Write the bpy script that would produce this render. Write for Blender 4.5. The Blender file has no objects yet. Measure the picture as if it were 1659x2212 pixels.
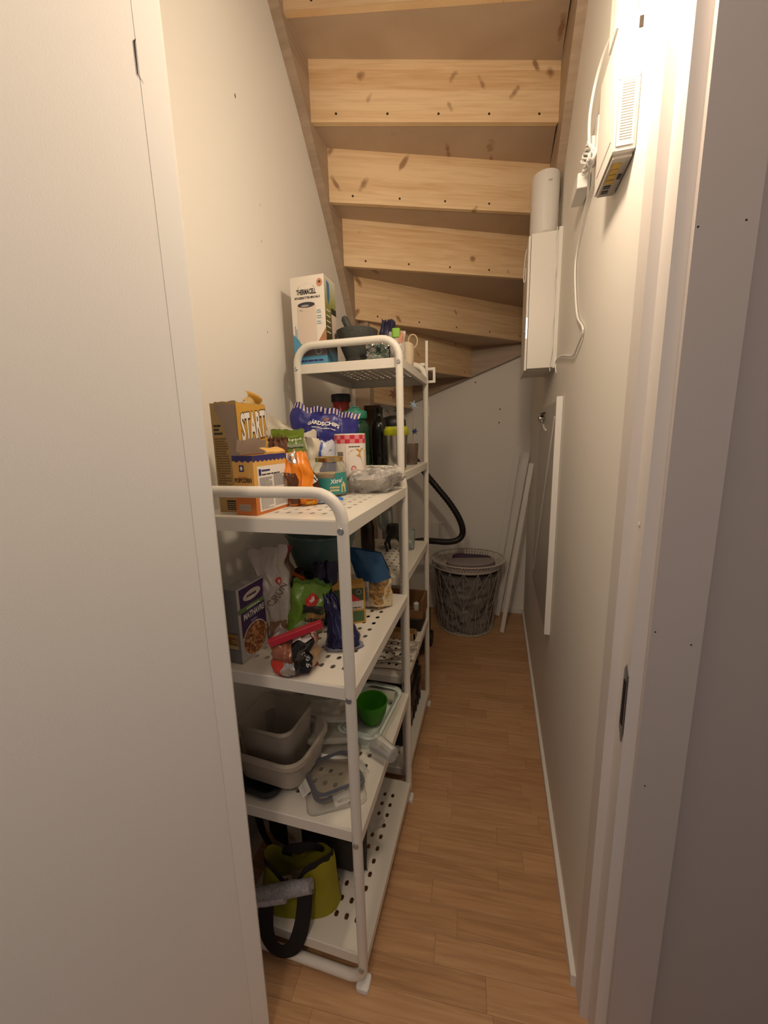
import bpy, bmesh, math, random
from mathutils import Vector, Matrix, noise
random.seed(7)
PI = math.pi
scene = bpy.context.scene
COL = scene.collection

# ------------------------------------------------------------------ camera, world, lights, exposure
cam_d = bpy.data.cameras.new('camera')
cam_d.sensor_fit = 'HORIZONTAL'; cam_d.sensor_width = 36.0
cam_d.lens = 36.0 * 861.684 / 1659.0
cam_d.clip_start = 0.02
cam = bpy.data.objects.new('camera', cam_d); COL.objects.link(cam)
R = ((0.9626024, 0.0264781, -0.2696212), (0.2696776, -0.1887796, 0.9442649), (-0.0258967, -0.9816625, -0.1888602))
cam.matrix_world = Matrix(((R[0][0], -R[0][1], -R[0][2], 0), (R[1][0], -R[1][1], -R[1][2], 0),
                           (R[2][0], -R[2][1], -R[2][2], 1.35), (0, 0, 0, 1)))
scene.camera = cam
scene.view_settings.view_transform = 'Standard'
scene.view_settings.look = 'None'
scene.view_settings.gamma = 1.0
scene.view_settings.use_curve_mapping = False
scene.view_settings.exposure = 0.0
w = bpy.data.worlds.new('hall_dusk'); scene.world = w; w.use_nodes = True
w.node_tree.nodes['Background'].inputs[0].default_value = (1.0, 0.86, 0.84, 1)
w.node_tree.nodes['Background'].inputs[1].default_value = 0.17
LAMP = Vector((0.03, 0.742, 2.05))
ld = bpy.data.lights.new('lamp_light', 'POINT'); ld.energy = 13.5; ld.color = (1.0, 0.79, 0.56); ld.shadow_soft_size = 0.045
lo = bpy.data.objects.new('lamp_light', ld); COL.objects.link(lo); lo.location = LAMP
HALL = Vector((-.25, -.75, 2.40))
hd = bpy.data.lights.new('fill_light', 'POINT'); hd.energy = 22; hd.color = (1.0, 0.80, 0.62); hd.shadow_soft_size = 0.14  # unseen fill light added behind the camera to brighten the deep closet
ho = bpy.data.objects.new('fill_light', hd); COL.objects.link(ho); ho.location = HALL

# ------------------------------------------------------------------ helpers
class MB:
    def __init__(s): s.v = []; s.f = []
    def add(s, vs, fs):
        o = len(s.v); s.v += [tuple(v) for v in vs]; s.f += [tuple(i + o for i in f) for f in fs]; return s
    def box(s, x0, x1, y0, y1, z0, z1, M=None):
        vs = [Vector((x, y, z)) for z in (z0, z1) for x, y in ((x0, y0), (x1, y0), (x1, y1), (x0, y1))]
        if M: vs = [M @ v for v in vs]
        return s.add(vs, [(3, 2, 1, 0), (4, 5, 6, 7), (0, 1, 5, 4), (1, 2, 6, 5), (2, 3, 7, 6), (3, 0, 4, 7)])
    def rbox(s, x0, x1, y0, y1, z0, z1, r, M=None, n=3):
        # box with rounded vertical corners and chamfered top and bottom
        def ring(ins, z):
            out = []
            rr = max(r - ins * .5, 1e-4)
            for cx, cy, a0 in ((x1 - r, y1 - r, 0), (x0 + r, y1 - r, PI/2), (x0 + r, y0 + r, PI), (x1 - r, y0 + r, 1.5*PI)):
                for k in range(n + 1):
                    a = a0 + PI/2 * k / n
                    out.append(Vector((cx + (rr - ins*.5)*math.cos(a), cy + (rr - ins*.5)*math.sin(a), z)))
            return out
        c = min(r * .35, (z1 - z0) * .3)
        rs = [ring(c, z0), ring(0, z0 + c), ring(0, z1 - c), ring(c, z1)]
        return s.loft(rs, True, True, M)
    def loft(s, rings, cap0=True, cap1=True, M=None, closed=True):
        vs = []; n = len(rings[0])
        for r_ in rings: vs += [M @ Vector(v) if M else Vector(v) for v in r_]
        fs = []
        for i in range(len(rings) - 1):
            for j in range(n if closed else n - 1):
                a = i*n + j; b = i*n + (j+1) % n
                fs.append((a, b, b + n, a + n))
        if cap0: fs.append(tuple(range(n - 1, -1, -1)))
        if cap1: fs.append(tuple(range((len(rings)-1)*n, len(rings)*n)))
        return s.add(vs, fs)
    def prism(s, poly, z0, z1, M=None):
        n = len(poly)
        vs = [Vector((x, y, z0)) for x, y in poly] + [Vector((x, y, z1)) for x, y in poly]
        if M: vs = [M @ v for v in vs]
        return s.add(vs, [tuple(range(n-1, -1, -1)), tuple(range(n, 2*n))] + [(i, (i+1) % n, (i+1) % n + n, i + n) for i in range(n)])
    def lathe(s, prof, n=24, c=(0, 0, 0), M=None, cap0=True, cap1=True, wob=0):
        rings = []
        for k, (r, z) in enumerate(prof):
            rings.append([Vector((c[0] + (r + wob*noise.noise((math.cos(2*PI*j/n)*2, math.sin(2*PI*j/n)*2, k*.7)))*math.cos(2*PI*j/n),
                                  c[1] + (r + wob*noise.noise((math.cos(2*PI*j/n)*2, math.sin(2*PI*j/n)*2, k*.7)))*math.sin(2*PI*j/n), c[2] + z)) for j in range(n)])
        return s.loft(rings, cap0, cap1, M)
    def tube(s, path, r, n=10, closed=False, caps=True, sx=1.0):
        P = [Vector(p) for p in path]; N = len(P); rings = []
        up = None
        for i in range(N):
            if closed: t = (P[(i+1) % N] - P[i-1]).normalized()
            else: t = (P[min(i+1, N-1)] - P[max(i-1, 0)]).normalized()
            if up is None:
                up = Vector((0, 0, 1)) if abs(t.z) < .9 else Vector((0, 1, 0))
            a = t.cross(up)
            if a.length < 1e-6: a = t.orthogonal()
            a.normalize(); up = a.cross(t).normalized()
            rr = r[i] if isinstance(r, (list, tuple)) else r
            rings.append([P[i] + a*(rr*sx*math.cos(2*PI*j/n)) + up*(rr*math.sin(2*PI*j/n)) for j in range(n)])
        if closed: rings.append(rings[0]); caps = False
        return s.loft(rings, caps, caps)
    def grid(s, fn, nu, nv, closed_u=False):
        vs = [fn(i/(nu-1), j/(nv-1)) for j in range(nv) for i in range(nu)]
        return s.add(vs, [(j*nu+i, j*nu+i+1, (j+1)*nu+i+1, (j+1)*nu+i) for j in range(nv-1) for i in range(nu-1)])
    def mesh(s, name):
        m = bpy.data.meshes.new(name); m.from_pydata(s.v, [], s.f); m.update(); return m
    def build(s, name, mat, parent=None, smooth=False, label=None, fix=False, angle=40):
        m = s.mesh(name)
        if fix:
            b = bmesh.new(); b.from_mesh(m); bmesh.ops.remove_doubles(b, verts=b.verts, dist=1e-5)
            bmesh.ops.recalc_face_normals(b, faces=b.faces); b.to_mesh(m); b.free()
        if smooth:
            m.polygons.foreach_set('use_smooth', [True]*len(m.polygons))
            m.set_sharp_from_angle(angle=math.radians(angle))
        if mat: m.materials.append(mat)
        return link(name, m, parent, label)

def link(name, data, parent=None, label=None):
    o = bpy.data.objects.new(name, data); COL.objects.link(o)
    if parent: o.parent = parent
    if label: o['label'] = label
    return o
def tag(o, label, cat, group=None, kind=None):
    o['label'] = label; o['category'] = cat
    if group: o['group'] = group
    if kind: o['kind'] = kind
    return o
def thing(name, label, cat, loc=(0, 0, 0), rz=0, group=None, rx=0, ry=0):
    o = bpy.data.objects.new(name, None); COL.objects.link(o); o.empty_display_size = .05
    o.location = loc; o.rotation_euler = (rx, ry, rz)
    return tag(o, label, cat, group)
def struct(name, mb, mat, parent=None, **k):
    o = mb.build(name, mat, parent, **k)
    if parent is None: o['kind'] = 'structure'
    return o
def clone(o, parent=None, **kw):
    c = o.copy(); COL.objects.link(c); c.parent = parent
    for ch in list(o.children): clone(ch, c)
    return c

def F(o, r, u):
    """frame for a flat print: origin, right, up -> matrix; z points out of the face"""
    r = Vector(r).normalized(); u = Vector(u).normalized(); n = r.cross(u)
    return Matrix(((r.x, u.x, n.x, o[0]), (r.y, u.y, n.y, o[1]), (r.z, u.z, n.z, o[2]), (0, 0, 0, 1)))

# ------------------------------------------------------------------ materials
MATS = {}
def mat(name, col, rough=.5, metal=0, bump=0, bscale=60, var=0, vscale=8, trans=0, ior=1.45, alpha=1, coat=0, sheen=0, stretch=(1, 1, 1), bdist=.004):
    if name in MATS: return MATS[name]
    m = bpy.data.materials.new(name); m.use_nodes = True; nt = m.node_tree; b = nt.nodes['Principled BSDF']
    b.inputs['Base Color'].default_value = (*col, 1); b.inputs['Roughness'].default_value = rough
    b.inputs['Metallic'].default_value = metal; b.inputs['IOR'].default_value = ior
    b.inputs['Transmission Weight'].default_value = trans; b.inputs['Alpha'].default_value = alpha
    b.inputs['Coat Weight'].default_value = coat; b.inputs['Sheen Weight'].default_value = sheen
    tc = None
    if bump or var:
        tc = nt.nodes.new('ShaderNodeTexCoord'); mp = nt.nodes.new('ShaderNodeMapping'); mp.inputs['Scale'].default_value = stretch
        nt.links.new(tc.outputs['Object'], mp.inputs[0])
    if var:
        n = nt.nodes.new('ShaderNodeTexNoise'); n.inputs['Scale'].default_value = vscale; n.inputs['Detail'].default_value = 5
        nt.links.new(mp.outputs[0], n.inputs['Vector'])
        mx = nt.nodes.new('ShaderNodeMix'); mx.data_type = 'RGBA'
        mx.inputs['A'].default_value = (*[max(0, c*(1-var)) for c in col], 1); mx.inputs['B'].default_value = (*[min(1, c*(1+var)) for c in col], 1)
        nt.links.new(n.outputs[0], mx.inputs['Factor']); nt.links.new(mx.outputs['Result'], b.inputs['Base Color'])
    if bump:
        n = nt.nodes.new('ShaderNodeTexNoise'); n.inputs['Scale'].default_value = bscale; n.inputs['Detail'].default_value = 4
        nt.links.new(mp.outputs[0], n.inputs['Vector'])
        bp = nt.nodes.new('ShaderNodeBump'); bp.inputs['Strength'].default_value = bump; bp.inputs['Distance'].default_value = bdist
        nt.links.new(n.outputs[0], bp.inputs['Height']); nt.links.new(bp.outputs[0], b.inputs['Normal'])
    MATS[name] = m; return m
def film(name, col, alpha, rough=.12, crinkle=0):
    """thin clear plastic or glass: mix of transparent and glossy dielectric"""
    if name in MATS: return MATS[name]
    m = bpy.data.materials.new(name); m.use_nodes = True; nt = m.node_tree; b = nt.nodes['Principled BSDF']
    b.inputs['Base Color'].default_value = (*col, 1); b.inputs['Roughness'].default_value = rough
    b.inputs['Specular IOR Level'].default_value = .9
    tr = nt.nodes.new('ShaderNodeBsdfTransparent'); tr.inputs[0].default_value = (*[.55 + .45*c for c in col], 1)
    fr = nt.nodes.new('ShaderNodeFresnel'); fr.inputs[0].default_value = 1.5
    ad = nt.nodes.new('ShaderNodeMath'); ad.operation = 'ADD'; ad.use_clamp = True; ad.inputs[1].default_value = alpha
    if crinkle:
        tc = nt.nodes.new('ShaderNodeTexCoord'); n = nt.nodes.new('ShaderNodeTexVoronoi'); n.feature = 'DISTANCE_TO_EDGE'; n.inputs['Scale'].default_value = 42
        n2 = nt.nodes.new('ShaderNodeTexNoise'); n2.inputs['Scale'].default_value = 70; s_ = nt.nodes.new('ShaderNodeMath'); s_.operation = 'ADD'
        nt.links.new(tc.outputs['Object'], n.inputs['Vector']); nt.links.new(tc.outputs['Object'], n2.inputs['Vector'])
        nt.links.new(n.outputs['Distance'], s_.inputs[0]); nt.links.new(n2.outputs[0], s_.inputs[1])
        bp = nt.nodes.new('ShaderNodeBump'); bp.inputs['Strength'].default_value = crinkle; bp.inputs['Distance'].default_value = .012
        nt.links.new(s_.outputs[0], bp.inputs['Height']); nt.links.new(bp.outputs[0], b.inputs['Normal']); nt.links.new(bp.outputs[0], fr.inputs['Normal'])
    nt.links.new(fr.outputs[0], ad.inputs[0])
    mx = nt.nodes.new('ShaderNodeMixShader')
    nt.links.new(ad.outputs[0], mx.inputs[0]); nt.links.new(tr.outputs[0], mx.inputs[1]); nt.links.new(b.outputs[0], mx.inputs[2])
    nt.links.new(mx.outputs[0], nt.nodes['Material Output'].inputs['Surface'])
    MATS[name] = m; return m
def ramp(nt, stops):
    r = nt.nodes.new('ShaderNodeValToRGB'); e = r.color_ramp.elements
    e[0].position = stops[0][0]; e[0].color = (*stops[0][1], 1); e[1].position = stops[-1][0]; e[1].color = (*stops[-1][1], 1)
    for p, c in stops[1:-1]:
        k = e.new(p); k.color = (*c, 1)
    return r
def pine(name, c_lo, c_hi, knots=True):
    m = bpy.data.materials.new(name); m.use_nodes = True; nt = m.node_tree; b = nt.nodes['Principled BSDF']; L = nt.links.new
    tc = nt.nodes.new('ShaderNodeTexCoord')
    def mp(sc, loc=(0, 0, 0), rot=(0, 0, 0)):
        q = nt.nodes.new('ShaderNodeMapping'); q.inputs['Scale'].default_value = sc; q.inputs['Location'].default_value = loc; q.inputs['Rotation'].default_value = rot
        L(tc.outputs['Object'], q.inputs[0]); return q
    oi = nt.nodes.new('ShaderNodeObjectInfo')
    # glued staves: bands across the board's height, each with its own tone
    sep = nt.nodes.new('ShaderNodeSeparateXYZ'); L(tc.outputs['Object'], sep.inputs[0])
    mul = nt.nodes.new('ShaderNodeMath'); mul.operation = 'MULTIPLY_ADD'; mul.inputs[1].default_value = 15.5
    L(sep.outputs['Z'], mul.inputs[0]); L(oi.outputs['Random'], mul.inputs[2])
    fl = nt.nodes.new('ShaderNodeMath'); fl.operation = 'FLOOR'; L(mul.outputs[0], fl.inputs[0])
    wn = nt.nodes.new('ShaderNodeTexWhiteNoise'); wn.noise_dimensions = '1D'; L(fl.outputs[0], wn.inputs['W'])
    g = nt.nodes.new('ShaderNodeTexNoise'); g.inputs['Scale'].default_value = 9; g.inputs['Detail'].default_value = 6; g.inputs['Distortion'].default_value = .6
    L(mp((.5, .5, 9)).outputs[0], g.inputs['Vector'])
    sm = nt.nodes.new('ShaderNodeMath'); sm.operation = 'MULTIPLY_ADD'; sm.inputs[1].default_value = .30
    L(wn.outputs[0], sm.inputs[0]); L(g.outputs[0], sm.inputs[2])
    rp = ramp(nt, [(.30, c_lo), (.85, c_hi)]); L(sm.outputs[0], rp.inputs[0])
    col = rp.outputs[0]
    if knots:
        for i, (sc, rot, thr) in enumerate((((5.5, 2.0, 5.5), 0, .05), ((3.6, 2.0, 10), 1.0, .085), ((3.9, 2.0, 11), -1.05, .075))):
            v = nt.nodes.new('ShaderNodeTexVoronoi'); v.inputs['Scale'].default_value = 1.0; v.inputs['Randomness'].default_value = 1
            ob = nt.nodes.new('ShaderNodeVectorMath'); ob.operation = 'ADD'
            q0 = mp((1, 1, 1), (0, 0, 0), (0, rot, 0)); q1 = nt.nodes.new('ShaderNodeMapping'); q1.inputs['Scale'].default_value = sc; q1.inputs['Location'].default_value = (i*3.1, 0, i*5.7); L(q0.outputs[0], q1.inputs[0]); L(q1.outputs[0], ob.inputs[0])
            rv = nt.nodes.new('ShaderNodeMath'); rv.operation = 'MULTIPLY'; rv.inputs[1].default_value = 37; L(oi.outputs['Random'], rv.inputs[0])
            L(rv.outputs[0], ob.inputs[1]); L(ob.outputs[0], v.inputs['Vector'])
            nz = nt.nodes.new('ShaderNodeTexNoise'); nz.inputs['Scale'].default_value = 30; L(tc.outputs['Object'], nz.inputs['Vector'])
            ds = nt.nodes.new('ShaderNodeMath'); ds.operation = 'MULTIPLY_ADD'; ds.inputs[1].default_value = .16; L(nz.outputs[0], ds.inputs[0]); L(v.outputs['Distance'], ds.inputs[2])
            sp = nt.nodes.new('ShaderNodeSeparateColor'); L(v.outputs['Color'], sp.inputs[0])
            gt = nt.nodes.new('ShaderNodeMath'); gt.operation = 'LESS_THAN'; gt.inputs[1].default_value = .75; L(sp.outputs[0], gt.inputs[0])
            mr = nt.nodes.new('ShaderNodeMapRange'); mr.inputs['From Min'].default_value = thr + .13; mr.inputs['From Max'].default_value = thr + .06
            L(ds.outputs[0], mr.inputs['Value'])
            ml = nt.nodes.new('ShaderNodeMath'); ml.operation = 'MULTIPLY'; L(mr.outputs[0], ml.inputs[0]); L(gt.outputs[0], ml.inputs[1])
            m8 = nt.nodes.new('ShaderNodeMath'); m8.operation = 'MULTIPLY'; m8.inputs[1].default_value = .72; L(ml.outputs[0], m8.inputs[0])
            mx = nt.nodes.new('ShaderNodeMix'); mx.data_type = 'RGBA'; mx.inputs['B'].default_value = (.22, .085, .03, 1)
            L(m8.outputs[0], mx.inputs['Factor']); L(col, mx.inputs['A']); col = mx.outputs['Result']
    L(col, b.inputs['Base Color']); b.inputs['Roughness'].default_value = .5
    bp = nt.nodes.new('ShaderNodeBump'); bp.inputs['Strength'].default_value = .12; bp.inputs['Distance'].default_value = .002
    L(g.outputs[0], bp.inputs['Height']); L(bp.outputs[0], b.inputs['Normal'])
    return m
def oak(name):
    m = bpy.data.materials.new(name); m.use_nodes = True; nt = m.node_tree; b = nt.nodes['Principled BSDF']; L = nt.links.new
    tc = nt.nodes.new('ShaderNodeTexCoord'); oi = nt.nodes.new('ShaderNodeObjectInfo')
    cb = nt.nodes.new('ShaderNodeVectorMath'); cb.operation = 'ADD'
    rv = nt.nodes.new('ShaderNodeMath'); rv.operation = 'MULTIPLY'; rv.inputs[1].default_value = 53; L(oi.outputs['Random'], rv.inputs[0])
    mp = nt.nodes.new('ShaderNodeMapping'); mp.inputs['Scale'].default_value = (1.6, 26, 1)
    L(tc.outputs['Object'], cb.inputs[0]); L(rv.outputs[0], cb.inputs[1]); L(cb.outputs[0], mp.inputs[0])
    g = nt.nodes.new('ShaderNodeTexNoise'); g.inputs['Scale'].default_value = 3.2; g.inputs['Detail'].default_value = 7; g.inputs['Distortion'].default_value = .8
    L(mp.outputs[0], g.inputs['Vector'])
    a = nt.nodes.new('ShaderNodeMath'); a.operation = 'MULTIPLY_ADD'; a.inputs[1].default_value = .22; L(oi.outputs['Random'], a.inputs[0]); L(g.outputs[0], a.inputs[2])
    rp = ramp(nt, [(.30, (.38, .205, .098)), (.65, (.54, .315, .158)), (1.0, (.65, .405, .22))]); L(a.outputs[0], rp.inputs[0])
    L(rp.outputs[0], b.inputs['Base Color']); b.inputs['Roughness'].default_value = .42
    bp = nt.nodes.new('ShaderNodeBump'); bp.inputs['Strength'].default_value = .15; bp.inputs['Distance'].default_value = .0015
    L(g.outputs[0], bp.inputs['Height']); L(bp.outputs[0], b.inputs['Normal'])
    return m
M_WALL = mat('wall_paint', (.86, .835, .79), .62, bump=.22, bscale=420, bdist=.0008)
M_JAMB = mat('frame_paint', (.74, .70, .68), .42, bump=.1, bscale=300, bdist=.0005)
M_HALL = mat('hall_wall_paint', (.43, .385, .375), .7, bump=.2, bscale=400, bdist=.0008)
M_TRIM = mat('white_trim', (.82, .80, .77), .4)
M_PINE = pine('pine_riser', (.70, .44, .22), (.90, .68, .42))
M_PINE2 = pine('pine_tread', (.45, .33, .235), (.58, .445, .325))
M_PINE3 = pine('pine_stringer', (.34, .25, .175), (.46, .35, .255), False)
M_OAK = oak('oak_parquet')
M_DARK = mat('dark_gap', (.015, .012, .01), .8)
M_SCREW = mat('screw_hole', (.03, .02, .012), .6)
M_WHITE = mat('white_metal', (.80, .765, .69), .38, bump=.06, bscale=200, bdist=.0006)
M_BOLT = mat('steel_bolt', (.55, .55, .56), .3, 1)
M_PLASTIC = mat('white_plastic', (.82, .81, .79), .35)
M_STEEL = mat('brushed_steel', (.50, .48, .46), .28, 1)
M_BLACK = mat('black_plastic', (.018, .017, .018), .45)

# ------------------------------------------------------------------ setting
XR, XL, YB = .22, -.735, 2.99
struct('wall_right', MB().box(XR, .36, .836, 3.1, 0, 3.0), M_WALL)
struct('wall_left', MB().box(-.86, XL, .50, 3.1, 0, 3.0), M_WALL)
struct('wall_back', MB().box(-.735, XR, YB, 3.1, 0, 3.0), M_WALL)
PA = math.radians(35); PU = Vector((-math.sin(PA), -math.cos(PA), 0)); PN = Vector((math.cos(PA), -math.sin(PA), 0)); PE = Vector((-.4685, .570, 0))
def panel(t0, t1, off, th=.040):
    a, b = PE + PU*t0 + PN*off, PE + PU*t1 + PN*off
    return MB().prism([(a.x, a.y), (a.x - PN.x*th, a.y - PN.y*th + (.02 if t0 == 0 else 0)), (b.x - PN.x*th, b.y - PN.y*th), (b.x, b.y)][::-1], 0, 2.62)
dl = struct('door_1', panel(.0345, .86, 0), M_WALL)
struct('wall_front_left', MB().box(XL, -.605, .60, .70, 0, 2.62), M_WALL)
t1 = panel(0, .0343, .0005).build('door_edge', mat('door_edge_lit', (.88, .86, .82), .45), dl)  # door paint repeated slightly lighter, for the light this strip catches
PF = F(PE + PU*.0345 + PN*.0009, PU*-1, (0, 0, 1))
MB().add([PF @ Vector(p) for p in ((.001, 1.888, 0), (-.003, 1.883, 0), (-.0030, 1.845, 0), (.005, 1.836, 0), (-.0016, 1.845, 0), (-.0010, 1.883, 0))], [(0, 1, 5), (1, 2, 4, 5), (2, 3, 4)]).build('scratch', M_DARK, t1)
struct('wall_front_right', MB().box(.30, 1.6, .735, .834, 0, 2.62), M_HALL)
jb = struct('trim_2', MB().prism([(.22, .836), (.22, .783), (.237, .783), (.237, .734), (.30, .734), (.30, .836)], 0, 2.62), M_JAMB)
sp = MB().prism([(-.0072, -.058), (-.0072, .060), (.004, .078), (.015, .064), (.016, -.056), (.000, -.078)], 0, .0018,
                Matrix.Translation((.2352, .742, .855)) @ Matrix(((0, 0, 1, 0), (1, 0, 0, 0), (0, 1, 0, 0), (0, 0, 0, 1))))
sp.build('strike_plate', mat('worn_steel', (.34, .33, .33), .32, 1, bump=.3, bscale=90, bdist=.001), jb, label='scratched steel strike plate')
MB().box(.2345, .2351, .7425, .7525, .81, .90).build('latch_hole', M_DARK, jb)
for z, y in ((1.19, .757), (.55, .757)):
    MB().lathe([(.0001, 0), (.005, .0006), (.0001, .0016)], 10, M=Matrix.Translation((.2366, y, z)) @ Matrix.Rotation(-PI/2, 4, 'Y')).build('paint_blister', M_TRIM, jb)
cs = struct('trim_3', MB().box(.258, .333, .721, .734, 0, 2.62), mat('casing_in_shade', (.52, .475, .46), .45))  # white casing greyed in its colour to stand for the unlit face
for x, z in ((.262, 1.625), (.318, 1.625), (.2645, 1.012), (.318, .995), (.275, .71)):
    MB().lathe([(.0016, 0), (.0001, .0004)], 8, M=Matrix.Translation((x, .7209, z)) @ Matrix.Rotation(PI/2, 4, 'X')).build('nail_hole', M_SCREW, cs)
struct('baseboard_right', MB().box(.208, .22, .836, YB, 0, .034), M_TRIM)
struct('baseboard_back', MB().box(-.735, .208, YB-.012, YB, 0, .034), M_TRIM)
struct('ceiling', MB().box(-.86, 1.6, -.9, 1.15, 2.62, 2.75), M_WALL)
fl = struct('floor', MB().box(-.86, 1.6, -.9, 3.1, -.06, -.0115), M_DARK)
rotf = Matrix.Rotation(math.radians(4), 4, 'Z')
lens_ = [.30, .36, .42, .26, .48, .33]
pm = {}
row = 0; y = .05
while y < 3.2:
    x = -.9 - random.random()*.4
    while x < .42:
        l = random.choice(lens_)
        if l not in pm:
            pm[l] = MB().add([(0, 0, -.011), (l, 0, -.011), (l, .0676, -.011), (0, .0676, -.011), (0, 0, -.0006), (l, 0, -.0006), (l, .0676, -.0006), (0, .0676, -.0006),
                              (.0008, .0008, 0), (l-.0008, .0008, 0), (l-.0008, .0668, 0), (.0008, .0668, 0)],
                             [(3, 2, 1, 0), (0, 1, 5, 4), (1, 2, 6, 5), (2, 3, 7, 6), (3, 0, 4, 7), (4, 5, 9, 8), (5, 6, 10, 9), (6, 7, 11, 10), (7, 4, 8, 11), (8, 9, 10, 11)]).mesh('plank')
            pm[l].materials.append(M_OAK)
        p = rotf @ Vector((x, y, 0)); q = rotf @ Vector((x + l, y, 0))
        if -.75 < q.x and p.x < .24 and -.05 < p.y < 3.02 and q.y < 3.06:
            o = link('plank', pm[l], fl); o.location = p; o.rotation_euler = (0, 0, math.radians(4))
        x += l + .0003
    y += .068; row += 1

# ------------------------------------------------------------------ staircase
st = thing('staircase', 'pine winder staircase rising overhead, seen from underneath', 'staircase', (-.25, 2.2, 1.5))
stM = Matrix.Translation((.25, -2.2, -1.5))
def sbuild(mb, name, m, **k):
    mb.v = [tuple(stM @ Vector(v)) for v in mb.v]; return mb.build(name, m, st, **k)
RL = [((-.70, 1.24), (.19, 1.34), 2.892), ((-.70, 1.429), (.19, 1.64), 2.698), ((-.70, 1.603), (.19, 1.890), 2.504), ((-.70, 1.751), (.19, 2.146), 2.312),
      ((-.70, 1.892), (.19, 2.384), 2.120), ((-.70, 2.026), (.19, 2.927), 1.926), ((-.665, 2.10), (-.19, 2.95), 1.732), ((-.70, 2.15), (-.60, 2.95), 1.538)]
for k, (a, b_, z) in enumerate(RL):
    a = Vector((*a, 0)); b_ = Vector((*b_, 0)); d = (b_ - a).normalized(); nrm = Vector((-d.y, d.x, 0))
    top = z + .194
    r_ = MB()
    q = [a, b_, b_ + nrm*.02, a + nrm*.02]
    r_.prism([(v.x, v.y) for v in q], z - .003, top)
    ro = sbuild(r_, 'riser', M_PINE)
    L = (b_ - a).length
    nS = 5 if k < 6 else 3
    for i in range(nS):
        p = a + d*(L*(.10 + .82*i/(nS-1))) - nrm*.0003; p.z = z + .024
        MM = stM @ Matrix(((d.x, nrm.x*-1, 0, p.x), (d.y, -nrm.y, 0, p.y), (0, 0, 1, p.z), (0, 0, 0, 1))) @ Matrix.Rotation(-PI/2, 4, 'X')
        MB().lathe([(.0046, 0), (.0040, .0006), (.0001, .0002)], 10, M=MM).build('screw', M_SCREW, ro)
    if k < len(RL) - 1:
        a2, b2, z2 = RL[k+1]
        pol = [(a.x + nrm.x*.02, a.y + nrm.y*.02), (b_.x + nrm.x*.02, b_.y + nrm.y*.02)]
        if k == 5: pol += [(.19, 2.95), (b2[0], b2[1]), (b2[0], b2[1])][:2]
        else: pol += [(b2[0], b2[1] + .03)]
        pol += [(a2[0], a2[1] + .03)]
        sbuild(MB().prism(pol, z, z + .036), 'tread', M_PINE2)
def stringer(pts, x0, x1, hgt):
    mb = MB(); n = len(pts)
    rings = [[(x0, y_, z_), (x1, y_, z_), (x1, y_ + .02, z_ + hgt), (x0, y_ + .02, z_ + hgt)] for y_, z_ in pts]
    return mb.loft(rings)
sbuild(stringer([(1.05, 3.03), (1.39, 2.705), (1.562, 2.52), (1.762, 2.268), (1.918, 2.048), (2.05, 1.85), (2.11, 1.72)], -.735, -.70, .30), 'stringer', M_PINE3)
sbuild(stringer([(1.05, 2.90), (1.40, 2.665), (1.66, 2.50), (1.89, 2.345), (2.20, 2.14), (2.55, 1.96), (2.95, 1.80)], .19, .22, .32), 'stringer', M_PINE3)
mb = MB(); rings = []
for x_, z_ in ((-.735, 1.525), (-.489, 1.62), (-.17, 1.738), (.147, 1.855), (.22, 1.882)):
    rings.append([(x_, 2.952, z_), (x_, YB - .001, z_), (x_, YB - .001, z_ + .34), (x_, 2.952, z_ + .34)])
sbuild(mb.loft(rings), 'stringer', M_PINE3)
sbuild(MB().box(-.733, -.655, 2.085, 2.155, 0, 2.0), 'newel_post', M_PINE3)

# pendant lamp above the doorway, just out of the frame
pl = thing('pendant_lamp', 'small frosted globe lamp hanging above the doorway', 'lamp', (LAMP.x, LAMP.y, LAMP.z))
em = bpy.data.materials.new('lamp_glass'); em.use_nodes = True
eb = em.node_tree.nodes['Principled BSDF']; eb.inputs['Emission Color'].default_value = (1, .82, .6, 1); eb.inputs['Emission Strength'].default_value = 6
MB().tube([(0, 0, .085), (0, 0, .60)], .003, 8).build('cord', M_BLACK, pl)
MB().lathe([(.02, .06), (.02, .085), (.004, .09)], 16).build('socket', M_BLACK, pl, smooth=True)
MB().lathe([(.001, .6095), (.04, .6095), (.04, .598), (.001, .592)], 16).build('canopy', M_PLASTIC, pl, smooth=True)
bulb = MB().lathe([(.018*math.sin(a)+.0005, .075 + .016*math.cos(a)) for a in [PI*k/8 for k in range(9)]], 16).build('bulb', em, pl, smooth=True)

hl = thing('fill_light_fixture', 'added fill light shaped as a round ceiling fixture, unseen in the hall', 'lamp', (HALL.x, HALL.y, HALL.z))  # made-up fixture around the added fill light, out of view
MB().lathe([(.001, .219), (.13, .219), (.13, .19), (.001, .185)], 24).build('base', M_PLASTIC, hl, smooth=True)
MB().lathe([(.12, .186), (.145, .184), (.15, .178), (.12, .172)], 24, cap0=False, cap1=False).build('ring', em, hl, smooth=True)

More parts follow.
